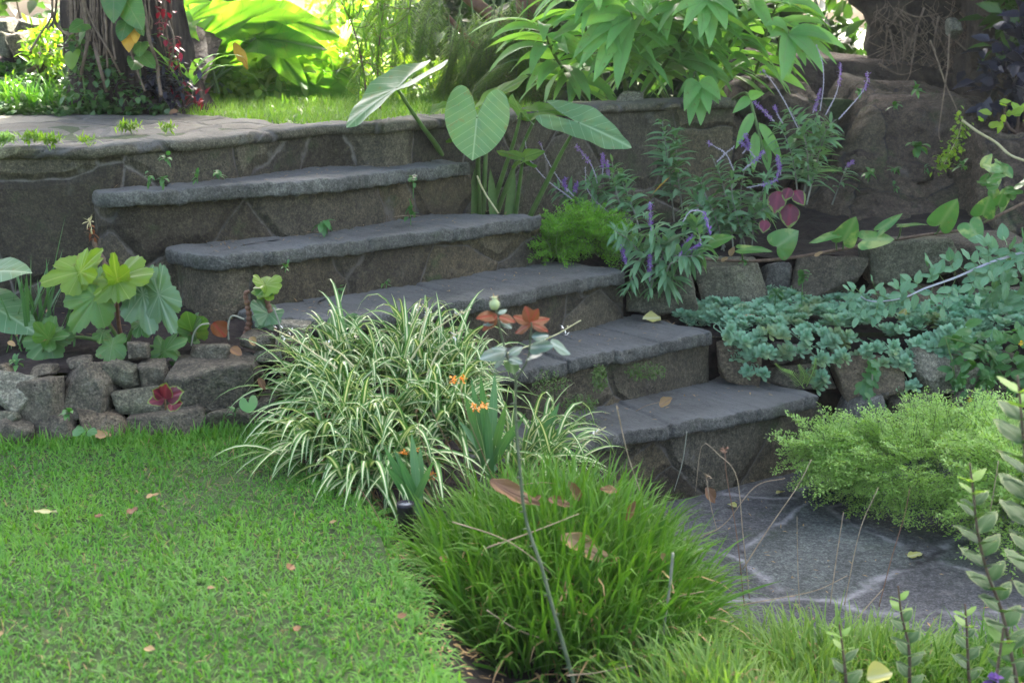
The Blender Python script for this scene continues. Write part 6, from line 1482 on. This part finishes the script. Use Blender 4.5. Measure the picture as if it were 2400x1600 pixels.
# ------------------------------------------------------------------ fallen leaves
def fallen(label, a, b, yy=None, z=None, w=.3, mat='leaf_dry', curl=.35, nv=None, seed=0):
    if yy and 2.9 <= yy <= 3.05: yy -= .13; w *= .8
    a3 = D(*a, yy) if yy else P(*a, z); b3 = D(*b, yy) if yy else P(*b, z)
    if z is not None and abs(z - .5) < .02: b3 = a3 + (b3 - a3) * .72
    n = nv if nv is not None else ((0, -.55, .8) if yy else (RNG.normal(0, .25), RNG.normal(-.2, .25), 1))
    mb = MB(); leaf_on(mb, a3, b3, n, out_ovate(34, w), cup=-curl * 1.6, droop=-.12 + RNG.normal(0, .12), wave=.035, seed=seed, rings=6)
    tag(mb.build('dry_leaf', M[mat], origin=(a3 + b3) / 2), label, 'leaf', 'fallen leaves')
FL = [((1148, 1123), (1248, 1198), 2.95, None, .22, 'leaf_dry', 'long curled brown leaf on top of the lily turf beside the rose stem'), ((1358, 1172), (1330, 1126), 2.98, None, .3, 'leaf_dry', 'upright brown leaf at the back of the lily turf'), ((1284, 1168), (1342, 1188), 2.94, None, .26, 'leaf_dry', 'boat shaped brown leaf below the upright one'), ((1315, 1253), (1428, 1326), 2.72, None, .2, 'leaf_dry_pale', 'largest tan leaf lying in the middle of the lily turf'), ((1446, 1150), (1405, 1145), 3.02, None, .35, 'leaf_dry', 'brown leaf sunk in the blades at the far side of the lily turf'), ((1468, 1220), (1492, 1172), 2.95, None, .25, 'leaf_dry', 'narrow brown leaf standing in the blades right of the upright one'), ((1548, 1295), (1560, 1318), 2.72, None, .3, 'leaf_dry_pale', 'small tan leaf near the right end of the lily turf'), ((1268, 1160), (1252, 1178), 2.95, None, .3, 'leaf_dry', 'scrap of brown leaf just beside the rose stem'), ((1030, 1305), (1046, 1318), 2.7, None, .4, 'leaf_dry_pale', 'orange tan scrap on the lawn side of the lily turf'),
      ((342, 1166), (386, 1156), None, .50, .3, 'leaf_dry_pale', 'orange brown leaf on the lawn below the low wall'), ((80, 1196), (156, 1210), None, .50, .14, 'leaf_fallen_yellow', 'long yellow leaf lying on the lawn'), ((224, 1212), (248, 1198), None, .50, .25, 'leaf_dry', 'dark curled leaf on the lawn right of the yellow one'), ((306, 1204), (322, 1186), None, .50, .35, 'leaf_dry', 'small reddish leaf standing in the lawn'), ((772, 1224), (797, 1221), None, .49, .25, 'leaf_dry_pale', 'thin tan leaf on the lawn beside the striped mound'), ((676, 1334), (690, 1318), None, .50, .4, 'leaf_dry', 'brown leaf tip sticking up in the middle of the lawn'), ((486, 1378), (512, 1372), None, .50, .3, 'leaf_dry_pale', 'pale brown leaf half buried in the lawn'), ((692, 1478), (706, 1464), None, .50, .4, 'leaf_dry', 'small brown leaf in the lawn nearest the lily turf'), ((338, 1518), (374, 1526), None, .50, .3, 'leaf_dry_pale', 'pinkish tan leaf at the near part of the lawn'), ((932, 1446), (962, 1436), None, .49, .3, 'leaf_dry', 'dark brown leaf at the border of the lawn and the lily turf'), ((-5, 1490), (8, 1480), None, .50, .5, 'leaf_dry_pale', 'orange leaf scrap cut by the picture edge on the lawn'), ((225, 1025), (275, 1012), None, .50, .4, 'leaf_dry_pale', 'broad pale brown leaf against the foot of the low wall'),
      ((18, 800), (36, 812), 3.8, None, .35, 'leaf_dry_pale', 'tan leaf on the soil of the bed behind the low wall'), ((500, 755), (525, 792), 3.86, None, .5, 'leaf_rose_red', 'curled orange dead begonia leaf on the bed edge'), ((540, 815), (565, 835), 3.72, None, .4, 'leaf_dry', 'withered brown flower above the pale sliver of stone'), ((585, 790), (600, 810), 3.72, None, .4, 'leaf_dry_pale', 'withered tan leaf at the foot of the bare stump'), ((606, 885), (622, 915), 3.62, None, .25, 'leaf_dry', 'dark withered strand hanging on the smooth stone'),
      ((1545, 950), (1578, 938), 4.52, None, .4, 'leaf_dry_pale', 'pinkish dead leaf on the lowest tread'), ((1548, 744), (1488, 752), None, .505, .32, 'leaf_fallen_yellow', 'yellow tan leaf at the end of the second tread by the stonecrop'), ((1728, 752), (1782, 748), 5.05, None, .25, 'leaf_dry_pale', 'tan leaf lying on the stonecrop mat'), ((2108, 752), (2124, 722), 5.1, None, .3, 'leaf_fallen_yellow', 'yellow leaf standing at the back of the stonecrop'), ((2128, 1304), (2162, 1298), None, .012, .3, 'leaf_fallen_yellow', 'pale yellow leaf on the paving'), ((1820, 1156), (1840, 1152), None, .012, .4, 'leaf_fallen_yellow', 'small pale leaf on the paving before the lowest riser'), ((1708, 1180), (1726, 1188), None, .012, .4, 'leaf_fallen_yellow', 'yellowish leaf at the paving corner near the dry stalks'), ((2032, 1590), (2092, 1580), 2.35, None, .45, 'leaf_fallen_yellow', 'round yellow leaf at the bottom edge between the sprigs'), ((1655, 1142), (1672, 1178), 3.6, None, .35, 'leaf_dry', 'hanging brown leaf in front of the lowest riser'), ((1973, 1135), (1996, 1142), None, .012, .4, 'leaf_dry_pale', 'orange leaf beneath the feathery shrub'), ((800, 522), (826, 524), None, .885, .3, 'leaf_dry', 'small brown leaf at the back of the second tread from the top'), ((396, 266), (420, 264), 5.72, None, .4, 'leaf_dry', 'dark leaf on the path by the sunlit grass'), ((1710, 600), (1722, 578), 5.25, None, .3, 'leaf_dry_pale', 'small tan leaf standing by the vine on the flat topped stone'), ((1690, 612), (1708, 604), 5.25, None, .3, 'leaf_dry_pale', 'little tan leaf lying below the vine'), ((1908, 600), (1930, 594), 5.25, None, .25, 'leaf_dry_pale', 'pale curled leaf on the broad dark brown stone')]
for i, (a, b, yy, z, w, mt, lab) in enumerate(FL): fallen(lab, a, b, yy, z, w, mt, seed=i, curl=1.5 if yy and yy < 3 else .7)

# ------------------------------------------------------------------ dry stalks and twigs
TW = [([(1141, 1283), (1250, 1245), (1357, 1203)], 2.66, .0026, 'straight pale stick lying across the lily turf behind the rose'), ([(1060, 1222), (1183, 1264), (1275, 1329), (1386, 1433)], 2.62, .0024, 'long dry stalk slanting down across the lily turf'), ([(1445, 950), (1470, 1060), (1500, 1150), (1520, 1215)], 2.95, .0022, 'tall pale dry stalk standing before the lowest step'), ([(1141, 1429), (1214, 1475), (1320, 1510)], 2.5, .002, 'low dry stalk at the front of the lily turf'), ([(1497, 1435), (1570, 1402), (1650, 1385)], 2.62, .0024, 'pale stick at the lower right of the lily turf'), ([(1328, 1582), (1400, 1575), (1481, 1559)], 2.4, .0024, 'pale stick at the rose foot by the bottom edge'), ([(1577, 1295), (1570, 1370), (1558, 1456), (1552, 1520)], 2.55, .0045, 'grey green cut stem standing in the lily turf'),
      ([(1745, 1421), (1726, 1249), (1703, 1115), (1699, 1057)], 3.1, .002, 'dark reddish dry stalk with a knob at its tip'), ([(1757, 1402), (1741, 1249), (1726, 1115), (1684, 1065), (1646, 1042), (1630, 1150)], 3.1, .0018, 'dry stalk arching over towards the lowest riser'), ([(1741, 1333), (1800, 1240), (1868, 1141), (1902, 1076)], 3.15, .0022, 'slanting dry stalk reaching to the feathery shrub'), ([(1946, 1413), (1960, 1310), (1977, 1199)], 3.0, .002, 'yellow dry stalk standing over the paving'), ([(1979, 1417), (2015, 1245), (2059, 1141)], 3.0, .0018, 'thin grey stalk right of the yellow one'), ([(2060, 1421), (2090, 1306), (2120, 1207), (2132, 1145)], 2.95, .0018, 'reddish thin stalk in front of the pale joint of the paving'), ([(1875, 1440), (1870, 1330), (1868, 1210)], 2.95, .0015, 'thinnest dark stalk left of the yellow one'), ([(2010, 1447), (2040, 1412), (2070, 1379)], 2.9, .0018, 'short leaning stalk above the grass'), ([(1734, 1417), (1830, 1400), (1914, 1382), (1986, 1348)], 2.95, .0018, 'pale bent stalk lying low before the paving'), ([(1040, 1230), (1010, 1100), (985, 1020), (975, 960)], 3.1, .0016, 'brown stalk in front of the striped mound'), ([(1120, 1190), (1060, 1060), (1010, 960)], 3.1, .0016, 'slanting brown stalk beside the sword leaves'), ([(1180, 1180), (1130, 1060), (1090, 960), (1080, 900)], 3.1, .0016, 'tall brown stalk among the sword leaves'), ([(920, 1290), (880, 1200), (840, 1140)], 2.95, .0018, 'reddish stalk leaning over the lawn border'), ([(1190, 1140), (1270, 1130), (1330, 1138)], 3.0, .0018, 'pale stalk lying along the back of the lily turf'), ([(1640, 1260), (1700, 1225), (1770, 1140), (1840, 1120)], 3.2, .0018, 'dry stalk beside the paving corner'), ([(1610, 1010), (1600, 1080), (1580, 1150)], 3.4, .002, 'green prickly stalk before the lowest riser'), ([(1655, 1118), (1665, 1180), (1680, 1240)], 3.4, .0018, 'stalk with two orange buds before the lowest riser'), ([(1490, 963), (1515, 950), (1545, 942)], 4.45, .002, 'dry twig lying on the lowest tread'), ([(925, 508), (955, 505), (985, 506)], 4.95, .002, 'dry grass blade on the second tread from the top'), ([(2340, 1080), (2320, 1200), (2300, 1250)], 3.0, .0018, 'thin stalk before the feathery shrub')]
for l, yy, r_, lab in TW:
    c = smooth([D(x, y, yy + (.05 * i / len(l) if yy < 3.3 else 0)) for i, (x, y) in enumerate(l)], 30); mb = MB(); tube(mb, c, np.linspace(r_ * .75, r_ * .45, 30), 5)
    if 'knob' in lab or 'buds' in lab:
        k = -1 if 'knob' in lab else 0; strips(mb, c[k] + RNG.normal(size=(12, 3)) * .004, rdir(12, .4), .012, .007, .2, 'ovate', 2)
    tag(mb.build('dry_stalk', M['sage_stem'] if 'grey green' in lab or 'prickly' in lab else (M['stem_red'] if 'red' in lab or 'brown stalk' in lab else M['twig']), origin=c[-1]), lab, 'stalk', 'dry stalks and sticks')

# ------------------------------------------------------------------ litter on the stone and soil
mb = MB()
pts = []
for k in range(1, 6):
    cc = STEP[k]; t_ = nrm(np.gradient(cc, axis=0)); n_ = np.stack([-t_[:, 1], t_[:, 0]], 1)
    for q in range(70):
        i = RNG.integers(4, 88); o = .03 + .22 * RNG.random() ** .6; pts.append((*(cc[i] + n_[i] * o), ZS[k] + .006))
for q in range(260): pts.append((RNG.uniform(.5, 2.2), RNG.uniform(3.4, 4.75), .012))
for q in range(160): pts.append((*(RNG.uniform([-2.0, 3.85], [-.9, 4.35])), .70))
for q in range(700):
    y_ = RNG.uniform(2.0, 3.5); x_ = xb(y_) + abs(RNG.normal(.03, .09)); pts.append((x_, y_, bed_z(x_, y_) + .008))
pts = np.array(pts); n = len(pts)
strips(mb, pts, rdir(n, .15) * [1, 1, .25], RNG.uniform(.006, .03, n), RNG.uniform(.002, .008, n), .1, 'ovate', 2)
stuff(mb.build('plant_litter', M['leaf_dry_pale']), 'small dry bits of leaf and twig littering the treads and paving', 'litter')

# ------------------------------------------------------------------ thin air volume added for the veil of lens glare
hz = MB()
x0, x1, y0, y1, z0, z1 = -26.0, 26.0, -6.0, 24.0, -1.6, 9.5
hz.add([(x0, y0, z0), (x1, y0, z0), (x1, y1, z0), (x0, y1, z0), (x0, y0, z1), (x1, y0, z1), (x1, y1, z1), (x0, y1, z1)], [(0, 3, 2, 1), (4, 5, 6, 7), (0, 1, 5, 4), (1, 2, 6, 5), (2, 3, 7, 6), (3, 0, 4, 7)])
hm, hnt, hout = newmat('glare_haze')
pv = hnt.nodes.new('ShaderNodeVolumePrincipled')
pv.inputs['Color'].default_value = (.95, .97, .93, 1)
pv.inputs['Density'].default_value = .0008
pv.inputs['Anisotropy'].default_value = .45
hnt.links.new(pv.outputs[0], hout.inputs['Volume'])
hz_o = hz.build('glare_haze', hm, smooth_shade=False)
hz_o['kind'] = 'stuff'
